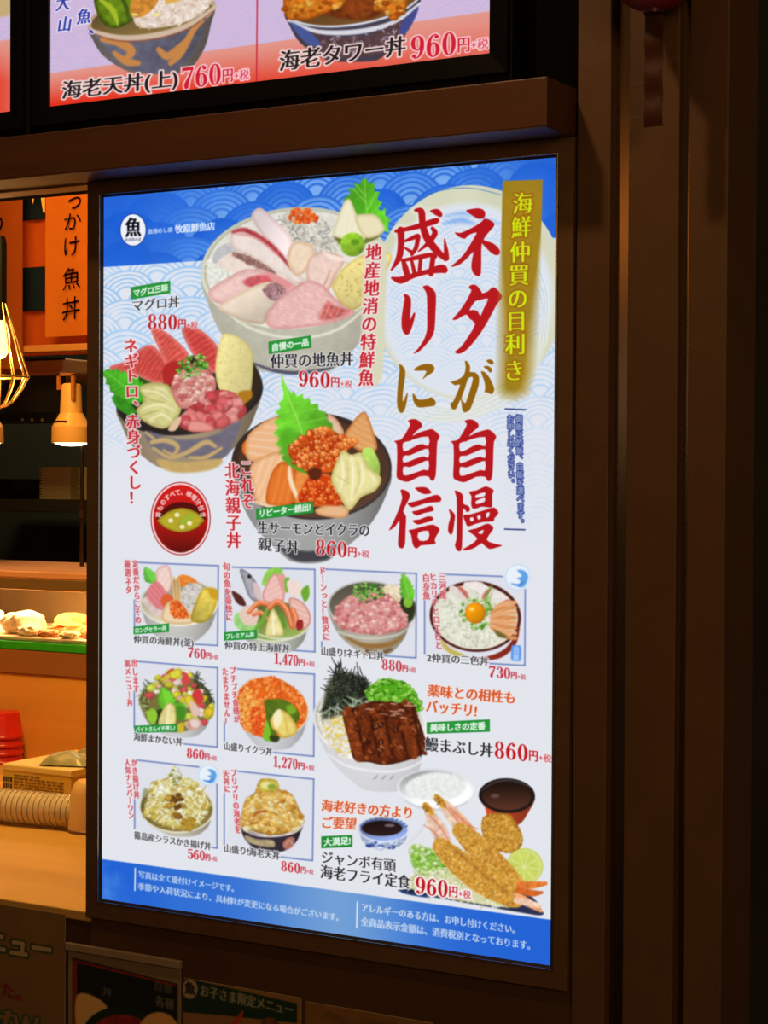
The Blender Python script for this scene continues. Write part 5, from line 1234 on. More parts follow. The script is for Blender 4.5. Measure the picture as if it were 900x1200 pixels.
# ------------------------------------------------------------------ the setting
WOOD_D = material('dark_wood_laminate', (.085, .034, .012), .5, grain=((.050, .019, .007), 0, 30), bump=.05)
WOOD_L = material('pale_wood', (.50, .24, .075), .45, grain=((.40, .175, .05), 0, 22), bump=.03)
WALLM = material('brown_wall', (.085, .038, .013), .6, noise=((.070, .030, .010), 8))
PANEL = material('brown_pillar_panel', (.115, .053, .017), .62, noise=((.098, .044, .014), 14), bump=.06, bump_scale=300)
GROOVE = material('bronze_channel', (.30, .20, .12), .22, metal=1.)
BLACK = material('black_plastic', (.004, .004, .004), .45, spec=.2)
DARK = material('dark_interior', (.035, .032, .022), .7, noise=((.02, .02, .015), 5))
STEEL = material('dim_steel', (.16, .15, .11), .45, metal=.6, noise=((.12, .115, .085), 6))
BRONZE = material('dark_bronze_frame', (.150, .078, .034), .42, metal=.15, noise=((.130, .066, .028), 30))
BEAD = material('bright_metal_bead', (.62, .60, .58), .22, metal=1.)

structure('floor', nbox(-4.5, 3.5, -4.5, 3.2, -.05, 0), material('dark_floor', (.04, .028, .02), .5, noise=((.03, .02, .014), 3)))
structure('ceiling', nbox(-4.5, .40, .02, 3.2, 2.62, 2.68), DARK)
structure('wall_back', nbox(-4.5, .40, 2.6, 2.7, 0, 2.62), DARK)
structure('wall_left', nbox(-4.6, -4.5, 0, 2.6, 0, 2.62), DARK)
structure('wall_inner', nbox(.30, .39, .05, 2.6, 0, 2.62), DARK)
XF0, XF1 = -.3915, .389
structure('wall_front', nbox(-.386, .3935, .002, .05, .0, 1.953), WALLM)
structure('wall_upper', nbox(-3.2, .3935, .03, .09, 1.954, 2.62), material('unlit_black', (.0025, .002, .0018), .9, spec=.05))
structure('wall_counter', nbox(-3.2, -.3865, .004, .05, 0, .862), material('counter_front', (.070, .028, .010), .6, grain=((.055, .021, .008), 0, 20)))
# wood shelf that runs above the menu board, and its soffit
structure('trim_1', nbox(-3.2, .3885, -.0795, .03, 1.9535, 2.0155), material('shelf_wood', (.095, .032, .009), .5, grain=((.066, .024, .008), 0, 26), bump=.05), bevel=.002, label='dark wood shelf above the menu board')
structure('trim_2', nbox(-3.2, -.3865, .004, .045, 1.9505, 1.9535), material('soffit_wood', (.55, .21, .055), .5, grain=((.46, .165, .04), 0, 22)))
# pillar with two sunk channels
bm = bmesh.new()
for x0, x1 in ((.3945, .4405), (.4645, .5315), (.5445, .5945)): box(bm, x0, x1, -.004, .10, 0, 3.)
structure('wall_right', bm, PANEL, bevel=.002)
for i, (x0, x1) in enumerate(((.4405, .4645), (.5315, .5445))):
    structure('trim_%d' % (i+3), nbox(x0, x1, .012, .02, 0, 3.), GROOVE)
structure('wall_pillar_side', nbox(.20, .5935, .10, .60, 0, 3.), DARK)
structure('trim_5', nbox(.575, .5915, .0, .034, 0, 3.), BLACK)
d = structure('door_1', nbox(.570, .5890, .034, .60, .01, 2.6), material('dull_steel_door', (.22, .16, .10), .20, metal=.95, noise=((.14, .105, .065), 5)), bevel=.002, label='dull steel door on the shaded side of the pillar')
obj('door_handle', nbox(.586, .5925, .050, .086, 1.545, 1.620), BLACK, d, bevel=.002)

# ------------------------------------------------------------------ the lit menu board
PW, PH, PB_ = .728, 1.030, .900
board = thing('menu_board', (0, 0, PB_), 'tall backlit menu board of rice bowls with a big red headline', 'menu board')
yf = -.0050                                # the frame stands only a little proud of the print
ix0, ix1, iz0, iz1 = -PW/2-.0005, PW/2+.0005, PB_-.0005, PB_+PH-.0005
FX0, FX1, FZ0, FZ1 = -.3915, .3905, .8705, 1.9530
def bar_ring(x0, x1, z0, z1, w, yb, ytop, slope=0.0):
    """mitred frame: four bars in one mesh, inner lip sunk by slope"""
    bm = bmesh.new()
    O = [(x0-w, z0-w), (x1+w, z0-w), (x1+w, z1+w), (x0-w, z1+w)]; I = [(x0, z0), (x1, z0), (x1, z1), (x0, z1)]
    v = lambda p, y: bm.verts.new((p[0], y, p[1]))
    of = [v(p, ytop) for p in O]; ob = [v(p, yb) for p in O]; nf = [v(p, ytop+slope) for p in I]; nb = [v(p, yb) for p in I]
    for k in range(4):
        j = (k+1) % 4
        bm.faces.new([of[k], of[j], nf[j], nf[k]]); bm.faces.new([of[k], ob[k], ob[j], of[j]]); bm.faces.new([nf[k], nf[j], nb[j], nb[k]]); bm.faces.new([ob[k], nb[k], nb[j], ob[j]])
    return bm
def ring_between(O, I, yb, yo, yi):
    x0, x1, z0, z1 = O; a0, a1, c0, c1 = I; bm = bmesh.new()
    P = [(x0, z0), (x1, z0), (x1, z1), (x0, z1)]; Q = [(a0, c0), (a1, c0), (a1, c1), (a0, c1)]
    v = lambda p, y: bm.verts.new((p[0], y, p[1]))
    of = [v(p, yo) for p in P]; ob = [v(p, yb) for p in P]; nf = [v(p, yi) for p in Q]; nb = [v(p, yb) for p in Q]
    for k in range(4):
        j = (k+1) % 4
        bm.faces.new([of[k], of[j], nf[j], nf[k]]); bm.faces.new([of[k], ob[k], ob[j], of[j]]); bm.faces.new([nf[k], nf[j], nb[j], nb[k]]); bm.faces.new([ob[k], nb[k], nb[j], ob[j]])
    return bm
g = lambda d: (ix0-d, ix1+d, iz0-d, iz1+d)
obj('frame', ring_between((FX0, FX1, FZ0, FZ1), g(.0052), .0015, yf, yf), BRONZE, board, bevel=.0008)
obj('inner_bead', ring_between(g(.0051), g(.0030), .0012, yf-.0012, yf-.0012), BEAD, board, bevel=.0006)
obj('inner_lip', ring_between(g(.0029), g(.0), .0010, yf+.0010, yf+.0030), material('dark_lip', (.03, .018, .01), .6), board)
obj('back_box', nbox(ix0-.004, ix1+.004, .0006, .0018, iz0-.004, iz1+.004), material('white_diffuser', (.8, .8, .8), .6), board)

INK = ink('backlit_ink', 1.0)
cvp = paint_poster(SCALE)
LBL = {
 'headline_lettering': 'large brush headline in red with two gold characters', 'gold_banner': 'gold strip with yellow green lettering', 'shop_logo': 'round white fish logo with white lettering',
 'fish_bowl_picture': 'picture of a cream bowl of mixed white fish slices', 'tuna_bowl_picture': 'picture of a dark bowl of red tuna with egg block', 'salmon_bowl_picture': 'picture of a bowl of salmon slices, roe and green leaf',
 'miso_soup_badge': 'round red badge with a bowl of soup', 'seafood_bowl_picture': 'framed picture of a white bowl of mixed seafood', 'deluxe_seafood_bowl_picture': 'framed picture of a seafood bowl with a fish head',
 'minced_tuna_bowl_picture': 'framed picture of a bowl heaped with pink minced tuna', 'three_colour_bowl_picture': 'framed picture of a lacquer bowl with egg yolk on whitebait', 'staff_meal_bowl_picture': 'framed picture of a bowl of diced seafood and cucumber',
 'salmon_roe_bowl_picture': 'framed picture of a bowl covered in orange roe', 'whitebait_tempura_bowl_picture': 'framed picture of a pale bowl of whitebait tempura', 'shrimp_tempura_bowl_picture': 'framed picture of a dark bowl heaped with shrimp tempura',
 'eel_bowl_picture': 'picture of a white bowl of glazed eel with seaweed shreds', 'rice_bowl_picture': 'picture of a white bowl of rice', 'soup_bowl_picture': 'picture of a black and red soup bowl', 'sauce_dish_picture': 'picture of a blue patterned sauce dish',
 'fried_shrimp_plate_picture': 'picture of fried shrimp with lemon on a dark plate', 'side_slogan': 'vertical red slogan beside the headline', 'side_slogan_tuna': 'vertical red slogan at the left edge', 'side_slogan_salmon': 'vertical red slogan beside the salmon bowl',
 'rice_note': 'small vertical blue note between two lines', 'footer_notice': 'white small print on the blue foot band'}
SHEETM = lambda X, Z: (X > ix0-.001) & (X < ix1+.001) & (Z > iz0-.001) & (Z < iz1+.001)
sheet(cvp, 0.0, INK, board, 'backlit_print', SHEETM, LBL)

# ------------------------------------------------------------------ the screens above
YS = -.006
def screen(name, cv, X0, X1, Z0, label, prints=None):
    Z1 = Z0+.30
    t = thing(name, ((X0+X1)/2, YS, Z0), label, 'menu screen', None)
    b = .030
    bm = nbox(X0-b, X1+b, YS+.001, .028, Z0-b-.012, Z1+b)
    obj('casing', bm, BLACK, t, bevel=.003)
    bm = bar_ring(X0, X1, Z0, Z1, .028, YS+.001, YS-.010, .004)
    obj('bezel', bm, material('gloss_bezel', (.004, .004, .004), .3, spec=.2), t, bevel=.001)
    sheet(cv, YS-.001, ink('screen_light', 1.0), t, 'display', lambda X, Z: (X > X0-.0005) & (X < X1+.0005) & (Z > Z0-.0005) & (Z < Z1), prints)
    return t
a = at(59.5, 124, YS); b = at(575.5, 65, YS); c = at(14.5, 133, YS)
screen('menu_screen', paint_screen(SCALE), a.x, b.x, (a.z+b.z)/2, 'wide lit menu screen above the shelf showing two fried shrimp rice bowls', {'tempura_bowl_picture': 'picture of a tempura bowl', 'shrimp_tower_bowl_picture': 'picture of a bowl piled with fried shrimp'})
screen('menu_screen', paint_side_screen(), c.x-.42, c.x, (a.z+b.z)/2, 'menu screen at the top left corner, mostly out of frame')

# ------------------------------------------------------------------ paper menus stuck below the counter and board
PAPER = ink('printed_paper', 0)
def paper_menu(name, cv, y, quad, label, cat='menu poster', sleeve=None, th=.0015):
    """quad = left x, right x, top z (world)"""
    x0, x1, zt, zb = quad
    t = thing(name, ((x0+x1)/2, y, zb), label, cat)
    obj('backing_card', nbox(x0, x1, y+.0002, y+th, zb, zt), material('card_edge', (.35, .25, .14), .7), t)
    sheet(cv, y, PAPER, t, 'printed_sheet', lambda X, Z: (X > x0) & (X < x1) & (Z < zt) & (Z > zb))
    if sleeve: obj('top_rail', nbox(x0-.002, x1+.002, y-.006, y+th, zt-.001, zt+.010), sleeve, t, bevel=.001)
    return t
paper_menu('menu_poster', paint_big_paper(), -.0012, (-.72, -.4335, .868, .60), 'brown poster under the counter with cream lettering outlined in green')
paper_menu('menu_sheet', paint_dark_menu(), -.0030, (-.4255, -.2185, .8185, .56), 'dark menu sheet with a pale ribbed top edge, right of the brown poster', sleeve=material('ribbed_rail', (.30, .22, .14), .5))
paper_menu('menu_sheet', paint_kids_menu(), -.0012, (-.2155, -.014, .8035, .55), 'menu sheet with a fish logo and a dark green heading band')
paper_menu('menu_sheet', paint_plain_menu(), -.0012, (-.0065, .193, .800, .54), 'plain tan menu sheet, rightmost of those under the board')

# ------------------------------------------------------------------ red lantern on the pillar
L0 = at(766, 13, -.075)
lan = thing('paper_lantern', (L0.x, L0.y, L0.z), 'red paper lantern hanging in front of the pillar with a long tag', 'lantern')
RED = material('red_lantern_paper', (.30, .012, .008), .6, noise=((.24, .008, .006), 12))
R0 = .060; prof = [(0, 0)]
for k in range(1, 40):
    a_ = k/40*math.pi; prof.append((R0*math.sin(a_)+(.0008 if k % 2 else -.0006), R0-R0*math.cos(a_)))
prof.append((0, 2*R0))
obj('shade', lathe(bmesh.new(), prof, (L0.x, L0.y, L0.z), 48), RED, lan, smooth=50)
obj('bottom_ring', lathe(bmesh.new(), [(0, -.003), (.012, -.003), (.013, .004), (.0, .004)], (L0.x, L0.y, L0.z), 36), material('dark_red_ring', (.07, .01, .008), .4), lan, smooth=40)
obj('top_cap', lathe(bmesh.new(), [(0, .116), (.022, .116), (.022, .124), (0, .125)], (L0.x, L0.y, L0.z), 36), BLACK, lan, smooth=40)
obj('cord', tube(bmesh.new(), [(L0.x, L0.y, L0.z+.12), (L0.x, L0.y, L0.z+.8)], .0015), BLACK, lan)
r0, r1 = at(752.5, 14, -.05), at(773, 150, -.05)
bm = bmesh.new(); N_ = 28; vs = []
for k in range(N_+1):
    z_ = L0.z-.002+(r1.z-L0.z)*k/N_; o_ = .0016*math.sin(k*.7)
    vs.append([bm.verts.new((L0.x+sx, -.073+o_+abs(sx)*.06, z_)) for sx in (-.0125, 0, .0115)])
for a1, b1 in zip(vs[:-1], vs[1:]):
    for q in (0, 1): bm.faces.new([a1[q], a1[q+1], b1[q+1], b1[q]])
bmesh.ops.solidify(bm, geom=bm.faces[:], thickness=.0012)
obj('hanging_tag', bm, material('faded_red_tag', (.115, .028, .010), .55, noise=((.085, .03, .012), 40)), lan, smooth=50)
bm = bmesh.new(); rd = random.Random(4)
for sx in (-1, 1):
    pts = []
    for k in range(18):
        z_ = L0.z-.01-(.118)*k/17; x_ = L0.x+sx*(.020+.010*math.sin(k*.9+sx)+.006*k/17)
        pts.append((x_, -.071+.003*math.sin(k*2.1), z_))
    vs = [(bm.verts.new(p), bm.verts.new((L0.x+sx*.009, p[1]-.003, p[2]))) for p in pts]
    for (a1, b1), (a2, b2) in zip(vs[:-1], vs[1:]): bm.faces.new([a1, b1, b2, a2])
film = bpy.data.materials.new('clear_film'); film.use_nodes = True; _n = film.node_tree.nodes; _l = film.node_tree.links
_t = _n.new('ShaderNodeBsdfTransparent'); _g = _n.new('ShaderNodeBsdfGlossy'); _g.inputs['Roughness'].default_value = .12; _x = _n.new('ShaderNodeMixShader'); _x.inputs[0].default_value = .07
_l.new(_t.outputs[0], _x.inputs[1]); _l.new(_g.outputs[0], _x.inputs[2]); _l.new(_x.outputs[0], _n['Material Output'].inputs[0])
obj('clear_wrap', bm, film, lan, smooth=60)

# ------------------------------------------------------------------ the counter
ZC = .877
structure('counter_top', nbox(-3.2, -.3865, .0, 1.095, .862, ZC), material('counter_wood', (.62, .345, .085), .34, grain=((.52, .275, .058), 0, 14), bump=.02), bevel=.002, label='pale wood serving counter')
structure('counter_riser', nbox(-3.2, -.35, 1.095, 1.13, ZC, 1.072), material('riser_wood', (.80, .36, .075), .4, grain=((.70, .29, .055), 0, 18)), bevel=.001, label='wooden upstand behind the serving counter')
structure('counter_body', nbox(-3.2, -.35, 1.13, 1.62, 0.02, 1.072), DARK)

REDB = material('red_lacquer_bowl', (.62, .022, .010), .3, noise=((.52, .014, .008), 9))
base = at(4, 897, 0)
def ray_z(px, py, Z):
    v = FWD+RGT*((px-450)/F_PX)-UPV*((py-600)/F_PX); return Vector(CAM+v*((Z-CAM[2])/v[2]))
c0 = ray_z(4, 886, ZC); c0 = at(3, 895, 1.046); c0.z = ZC
ORD = ['topmost', 'second from the top', 'second from the bottom', 'lowest']
nb_ = 4; hb = .058; stp = .0185
for k in range(nb_):
    zb = ZC+.0008+(nb_-1-k)*stp
    pr = [(.0452, 0), (.0468, .001), (.0468, .0055), (.0450, .008), (.0385, hb-.008), (.0365, hb-.001), (.0350, hb), (0, hb), (0, hb-.0012), (.0345, hb-.0012), (.0370, hb-.009), (.0436, .008), (.0442, 0), (.0452, 0)]
    o = obj('lacquer_bowl', lathe(bmesh.new(), pr, (c0.x, c0.y, zb), 40), REDB, None, smooth=35, origin=(c0.x, c0.y, zb))
    tag_thing(o, 'red upturned bowl on the counter, %s of its stack' % ORD[k], 'bowl', 'stack of red upturned bowls on the counter')

# yellow carton with sachets
q0, q1 = ray_z(5, 929, ZC), ray_z(88, 934, ZC)
bx0, bx1, by0, by1, bz = q0.x-.012, q1.x+.012, .745, .975, ZC+.058
car = thing('carton', ((bx0+bx1)/2, (by0+by1)/2, ZC), 'yellow printed carton lying on the wood counter, packets on its lid', 'carton')
CART = material('yellow_carton', (.70, .46, .10), .55, noise=((.64, .40, .08), 9))
def ibox(x0, x1, y0, y1, z0, z1, rot, piv):
    bm = nbox(x0, x1, y0, y1, z0, z1); bmesh.ops.rotate(bm, verts=bm.verts, cent=piv, matrix=Matrix.Rotation(rot, 3, 'Z')); return bm
cpv = Vector(((bx0+bx1)/2, by0, ZC))
obj('body', ibox(bx0, bx1, by0, by1, ZC+.0005, bz-.008, 0, cpv), CART, car, bevel=.002)
obj('lid', ibox(bx0-.0015, bx1+.0015, by0-.0015, by1+.0015, bz-.0145, bz, 0, cpv), material('carton_lid', (.80, .60, .24), .5, noise=((.74, .54, .2), 8)), car, bevel=.003)
bm = bmesh.new(); rd = random.Random(2)
for row in range(5):
    x_ = bx0+.030; z_ = bz-.020-row*.0062
    while x_ < bx1-.02:
        l_ = rd.uniform(.004, .016); x2 = min(x_+l_, bx1-.012)
        if not (row < 2 and x_ > bx1-.09 and row == 0): box(bm, x_, x2, by0-.0008, by0-.0002, z_-.0030, z_)
        x_ += l_+rd.uniform(.0012, .004)
obj('printing', bm, material('brown_ink', (.22, .13, .03), .6), car)
bm = bmesh.new()
for row in range(2):
    for k in range(4): box(bm, bx0+.002+k*.0062, bx0+.0062+k*.0062, by0-.0008, by0-.0002, bz-.036-row*.014, bz-.026-row*.014)
obj('printing', bm, material('black_ink', (.03, .02, .015), .6), car)
def sachet(loc, sx, sy, rz, tilt, seed, label):
    rd = random.Random(seed); bm = bmesh.new(); n = 9; g = {}
    for i in range(n+1):
        for j in range(n+1):
            u, v = i/n*2-1, j/n*2-1; puff = .020*(max(0, 1-u*u)*max(0, 1-v*v))**.5
            z = puff*(1+.25*math.sin(u*5+seed)*math.cos(v*4))
            g[i, j, 0] = bm.verts.new((u*sx, v*sy, z+.004)); g[i, j, 1] = bm.verts.new((u*sx, v*sy, -z*.25+.0032))
    for i in range(n):
        for j in range(n):
            bm.faces.new([g[i, j, 0], g[i+1, j, 0], g[i+1, j+1, 0], g[i, j+1, 0]]); bm.faces.new([g[i, j, 1], g[i, j+1, 1], g[i+1, j+1, 1], g[i+1, j, 1]])
    M = Matrix.Translation(loc) @ Matrix.Rotation(rz, 4, 'Z') @ Matrix.Rotation(tilt, 4, 'X')
    bm.transform(M)
    o = obj('seasoning_packet', bm, material('grey_green_packet', (.26, .25, .14), .3, noise=((.38, .34, .2), 25)), None, smooth=60, origin=loc)
    tag_thing(o, label, 'packet', 'packets on the yellow carton')
cx_ = bx1-.055
sachet((cx_, by0+.055, bz+.0020), .050, .032, .35, .10, 1, 'grey green packet lying flat at the front of the yellow carton lid')
sachet((cx_+.020, by0+.120, bz+.0080), .045, .032, -.4, .24, 2, 'grey green packet lying behind another on the yellow carton lid')

# a sleeve of clear cups lying on its side in front of the carton
CLEAR = material('clear_plastic', (.95, .80, .60), .10, trans=.5, ior=1.3, spec=1.)
e0, e1 = ray_z(-30, 961, ZC), ray_z(90, 972, ZC)
nl = 20; rl = .0315
cup0 = None
ordn = ['leftmost', 'second from the left', 'third from the left', 'fourth from the left', 'fifth from the left', 'sixth from the left', 'seventh from the left', 'eighth from the left', 'ninth from the left', 'tenth from the left',
        'tenth from the right', 'ninth from the right', 'eighth from the right', 'seventh from the right', 'sixth from the right', 'fifth from the right', 'fourth from the right', 'third from the right', 'second from the right', 'rightmost']
dirv = (e1-e0); dirv.z = 0
for k in range(nl):
    p = e0+(e1-e0)*(k/(nl-1)); p.z = ZC+rl+.0007
    if cup0 is None:
        pr = [(rl-.0016, .0060), (rl-.0004, .0068), (rl, .0060), (rl-.0004, .0050), (rl-.0008, .0042), (rl-.0011, -.004), (0, -.0042), (0, -.0032), (rl-.0030, -.003), (rl-.0024, .0052), (rl-.0016, .0060)]
        o = obj('clear_cup', lathe(bmesh.new(), pr, (0, 0, 0), 40, axis='x'), CLEAR, None, smooth=50); cup0 = o
        o.rotation_euler = (0, 0, math.atan2(dirv.y, dirv.x))
    else:
        o = cup0.copy(); COL.objects.link(o)
    o.location = p
    tag_thing(o, 'clear cup on its side before the yellow carton, %s in the row' % ordn[k], 'cup', 'row of nested clear cups on the counter')
# translucent tub beside the frame
t0 = ray_z(104, 974, ZC)
tub = thing('plastic_tub', (t0.x, t0.y, ZC), 'cream translucent tub on the counter beside the menu board frame', 'tub')
obj('body', lathe(bmesh.new(), [(0, .0006), (.036, .0006), (.038, .002), (.033, .070), (.026, .088), (.020, .093), (.0, .094)], (t0.x, t0.y, ZC), 40), material('cream_plastic', (.74, .46, .20), .3, noise=((.7, .42, .18), 5)), tub, smooth=35)
obj('base_rim', lathe(bmesh.new(), [(.0365, .0008), (.0388, .0010), (.0388, .005), (.0376, .006)], (t0.x, t0.y, ZC), 40), material('brown_rim', (.20, .09, .035), .4), tub, smooth=35)

# ------------------------------------------------------------------ the glass showcase
SX0, SX1, SY0, SY1 = -2.4, -.9, 1.090, 1.50
case = thing('glass_showcase', ((SX0+SX1)/2, SY0, 1.072), 'lit glass showcase on the wood upstand, with fried food on green paper', 'showcase')
obj('base', nbox(SX0, SX1, SY0, SY1, 1.0728, 1.128), material('showcase_base', (.34, .13, .045), .35, grain=((.28, .10, .035), 0, 10)), case, bevel=.003)
obj('liner', nbox(SX0+.005, SX1-.005, SY0-.001, SY1-.02, 1.1285, 1.146), material('green_liner', (.03, .42, .02), .5, noise=((.02, .34, .015), 30)), case, bevel=.001)
obj('top_panel', nbox(SX0, SX1, SY0, SY1, 1.290, 1.3055), material('showcase_top', (.80, .36, .19), .30, metal=.2), case, bevel=.003)
obj('top_rail', nbox(SX0, SX1, SY0-.004, SY0+.012, 1.264, 1.290), material('brass_rail', (.52, .30, .11), .3, metal=.7), case, bevel=.002)
obj('corner_post', nbox(-1.556, -1.535, SY0+.33, SY0+.345, 1.146, 1.29), BRONZE, case)
obj('back_panel', nbox(SX0, SX1, SY1-.02, SY1-.012, 1.129, 1.29), material('showcase_back', (.30, .22, .10), .4, metal=.4, noise=((.22, .16, .07), 6)), case)
obj('front_glass', nbox(SX0, SX1, SY0+.003, SY0+.007, 1.146, 1.264), material('clear_glass', (1, 1, 1), .02, trans=1.0, ior=1.02, spec=.3), case)
obj('light_tube', tube(bmesh.new(), [(SX0+.05, SY0+.030, 1.279), (SX1-.05, SY0+.030, 1.279)], .006), material('case_tube', (1, .78, .38), emit=3.0), case)
TUBE = lamp('showcase_tube_light', 'AREA', (-1.45, SY0+.10, 1.262), 4.5, (1, .66, .28), (-1.45, SY0+.13, 1.1), .6, .02)
hot = lamp('heat_lamp_beam', 'SPOT', (-1.57, SY0+.13, 1.257), 13., (1, .82, .5), (-1.56, SY0+.07, 1.14), .02, angle=1.7)
tray = obj('serving_tray', nbox(-2.3, -1.0, SY0+.012, SY1-.05, 1.1465, 1.156), material('pale_tray', (.78, .60, .42), .4), None, bevel=.003, origin=(-1.6, SY0+.2, 1.1465)); tag_thing(tray, 'pale serving tray on the green liner inside the lit showcase', 'tray')
FRY = material('golden_crumb', (.80, .42, .13), .7, noise=((.58, .22, .05), 60), bump=.6, bump_scale=160)
FRYP = material('pale_batter', (.92, .80, .58), .7, noise=((.85, .66, .38), 60), bump=.5, bump_scale=160)
FRYR = material('brown_crust', (.50, .16, .05), .7, noise=((.66, .30, .10), 50), bump=.5, bump_scale=160)
ZT = 1.1562
foods = [(-1.548, .080, .050, .046, .029, FRYP, 0.2, 'white battered piece at the left, brightest in the showcase'),
         (-1.455, .150, .048, .034, .026, FRYR, .5, 'brown fried piece standing behind the golden cutlets'),
         (-1.485, .030, .030, .022, .014, FRYP, .1, 'small pale fried piece in front of the white battered piece'),
         (-1.418, .078, .044, .036, .018, FRY, .3, 'golden crumbed cutlet in the middle of the showcase'),
         (-1.322, .070, .044, .036, .017, FRY, -.2, 'golden crumbed cutlet at the right of the showcase by the frame'),
         (-1.345, .155, .048, .036, .022, FRYR, .2, 'dark fried piece at the back right of the showcase'),
         (-1.655, .070, .044, .036, .030, FRYP, .4, 'pale battered piece at the left edge of the photo'),
         (-1.425, .026, .028, .015, .010, FRYR, .1, 'small red brown piece at the front edge of the tray'),
         (-1.362, .022, .030, .016, .010, FRYP, -.1, 'small pale crumb piece at the front edge of the tray')]
for i, (x, dy, rx, ry, rz, m, rot, lb) in enumerate(foods):
    zc = ZT+rz*.80
    bm = blob((x, SY0+dy+.01, zc), (rx, ry, rz), i+3, .12, 4, rot)
    for v in bm.verts: v.co.z = max(v.co.z, ZT+.0002)
    o = obj('fried_cutlet', bm, m, None, smooth=60, origin=(x, SY0+dy+.01, ZT)); tag_thing(o, lb, 'fried food', 'fried food in the showcase')

# ------------------------------------------------------------------ kitchen behind
YB = 1.40
ORG = material('orange_cloth', (.62, .135, .012), .8, noise=((.56, .11, .010), 6)); NAVY = material('navy_cloth', (.004, .012, .028), .95, spec=.1)
nor = thing('shop_curtain', (-1.9, YB, 2.3), 'orange shop curtain with navy checks hanging behind the counter', 'curtain')
bm = bmesh.new(); n = 90
x0_, x1_ = -2.4, -.95; zt_, zb_ = 2.30, 1.818
vs = [[bm.verts.new((x0_+(x1_-x0_)*i/n, YB+.03+.006*math.sin(i*.8), z)) for z in (zb_, zt_)] for i in range(n+1)]
for i in range(n): bm.faces.new([vs[i][0], vs[i+1][0], vs[i+1][1], vs[i][1]])
bmesh.ops.solidify(bm, geom=bm.faces[:], thickness=.002)
obj('cloth', bm, ORG, nor, smooth=60)
for (xa, ya, xb, yb) in ((26.5, 314, 52.5, 364), (26, 222, 53.5, 256.5)):
    A, B = at(xa, ya, YB+.02), at(xb, yb, YB+.02)
    obj('check', nbox(A.x, B.x, YB+.018, YB+.0205, B.z, A.z), NAVY, nor)
bm = bmesh.new()
for tri in ([(34.5, 212), (43, 212), (38.5, 239)], [(45, 212), (52.6, 212), (52.4, 249), (50.6, 249)]):
    fr = [at(x, y, YB-.010) for x, y in tri]; n = len(fr)
    a1 = [bm.verts.new(p) for p in fr]; b1 = [bm.verts.new(p+Vector((0, .0012, 0))) for p in fr]
    bm.faces.new(a1); bm.faces.new(b1[::-1])
    for k in range(n): bm.faces.new([a1[k], b1[k], b1[(k+1) % n], a1[(k+1) % n]])
obj('cream_points', bm, material('cream_cloth', (.75, .46, .15), .8), nor)

def strip(name, xa, xb, ytop, ybot, y, mat, label):
    A, B = at(xa, ytop, y), at(xb, ybot, y)
    t = thing(name, ((A.x+B.x)/2, y, B.z), label, 'menu strip', 'hanging menu strips')
    bm = bmesh.new(); m = 10
    vs = [[bm.verts.new((A.x+(B.x-A.x)*i/m, y+.003*math.sin(i*.6), B.z+(A.z-B.z)*j/6)) for j in range(7)] for i in range(m+1)]
    for i in range(m):
        for j in range(6): bm.faces.new([vs[i][j], vs[i+1][j], vs[i+1][j+1], vs[i][j+1]])
    bmesh.ops.solidify(bm, geom=bm.faces[:], thickness=.001)
    obj('paper_strip', bm, mat, t, smooth=60); return t
def letters(parent, items, y, mat, bold=0.):
    """real letter shapes standing a hair in front of the strip, one mesh each"""
    cu = bpy.data.curves.new('letter_outline', 'FONT'); o = bpy.data.objects.new('letter_outline', cu); COL.objects.link(o)
    cu.offset = bold; cu.resolution_u = 3
    for ch, px, py, w, h in items:
        cu.body = ch; dg = bpy.context.evaluated_depsgraph_get(); dg.update(); me = bpy.data.meshes.new_from_object(o.evaluated_get(dg))
        c = at(px, py, y); s = (at(px+1, py, y)-at(px, py, y)).length; sv = at(px, py, y).z-at(px, py+1, y).z
        bm = bmesh.new(); bm.from_mesh(me)
        for v in bm.verts: v.co = Vector((c.x+(v.co.x-.5)*w*s*1.02, y, c.z+(v.co.y-.38)*h*sv+(v.co.x-.5)*h*sv*.10))
        bpy.data.meshes.remove(me)
        bmesh.ops.solidify(bm, geom=bm.faces[:], thickness=.0006)
        obj('brushed_letter', bm, mat, parent)
    bpy.data.objects.remove(o)
st = strip('menu_strip', 53.5, 122, 205, 392, YB-.03, material('amber_strip', (.78, .25, .022), .7, noise=((.70, .20, .016), 3)), 'orange menu strip lettered in black brush script, beside the menu board frame')
INKB = material('black_brush_ink', (.012, .006, .004), .6)
letters(st, [('ぶ', 85, 205, 21, 24), ('っ', 87, 234, 22, 26), ('か', 84.5, 259, 22, 23), ('け', 83.5, 288, 22, 26), ('魚', 83.5, 326, 22, 28), ('丼', 83, 361, 22, 29)], YB-.0345, INKB, -.004)
st2 = strip('menu_strip', -34, 26.5, 205, 432, YB-.03, material('deep_orange_strip', (.46, .105, .012), .7, noise=((.40, .085, .01), 3)), 'darker orange menu strip at the left edge of the photo')
letters(st2, [('ー', -1, 232, 22, 26), ('の', -6, 262, 22, 26)], YB-.0345, INKB, .0)
A, B = at(-40, 404, YB), at(112, 414, YB)
rail = obj('wooden_rail', nbox(A.x-.3, -.95, YB-.02, YB+.020, at(60, 412.5, YB).z, at(60, 404.5, YB).z), WOOD_L, None, bevel=.002, origin=(A.x, YB, A.z)); tag_thing(rail, 'pale wooden rail under the orange curtain', 'rail')
A, B = at(24, 424, 1.6), at(73, 440, 1.6)
hood = thing('extractor_hood', ((A.x+B.x)/2, 1.62, B.z), 'beige extractor hood below the wooden rail, in the dim kitchen', 'hood')
obj('body', nbox(A.x-.45, B.x, 1.60, 2.1, B.z+.006, A.z+.006), material('beige_hood', (.46, .24, .09), .5, noise=((.40, .20, .07), 5)), hood, bevel=.004)
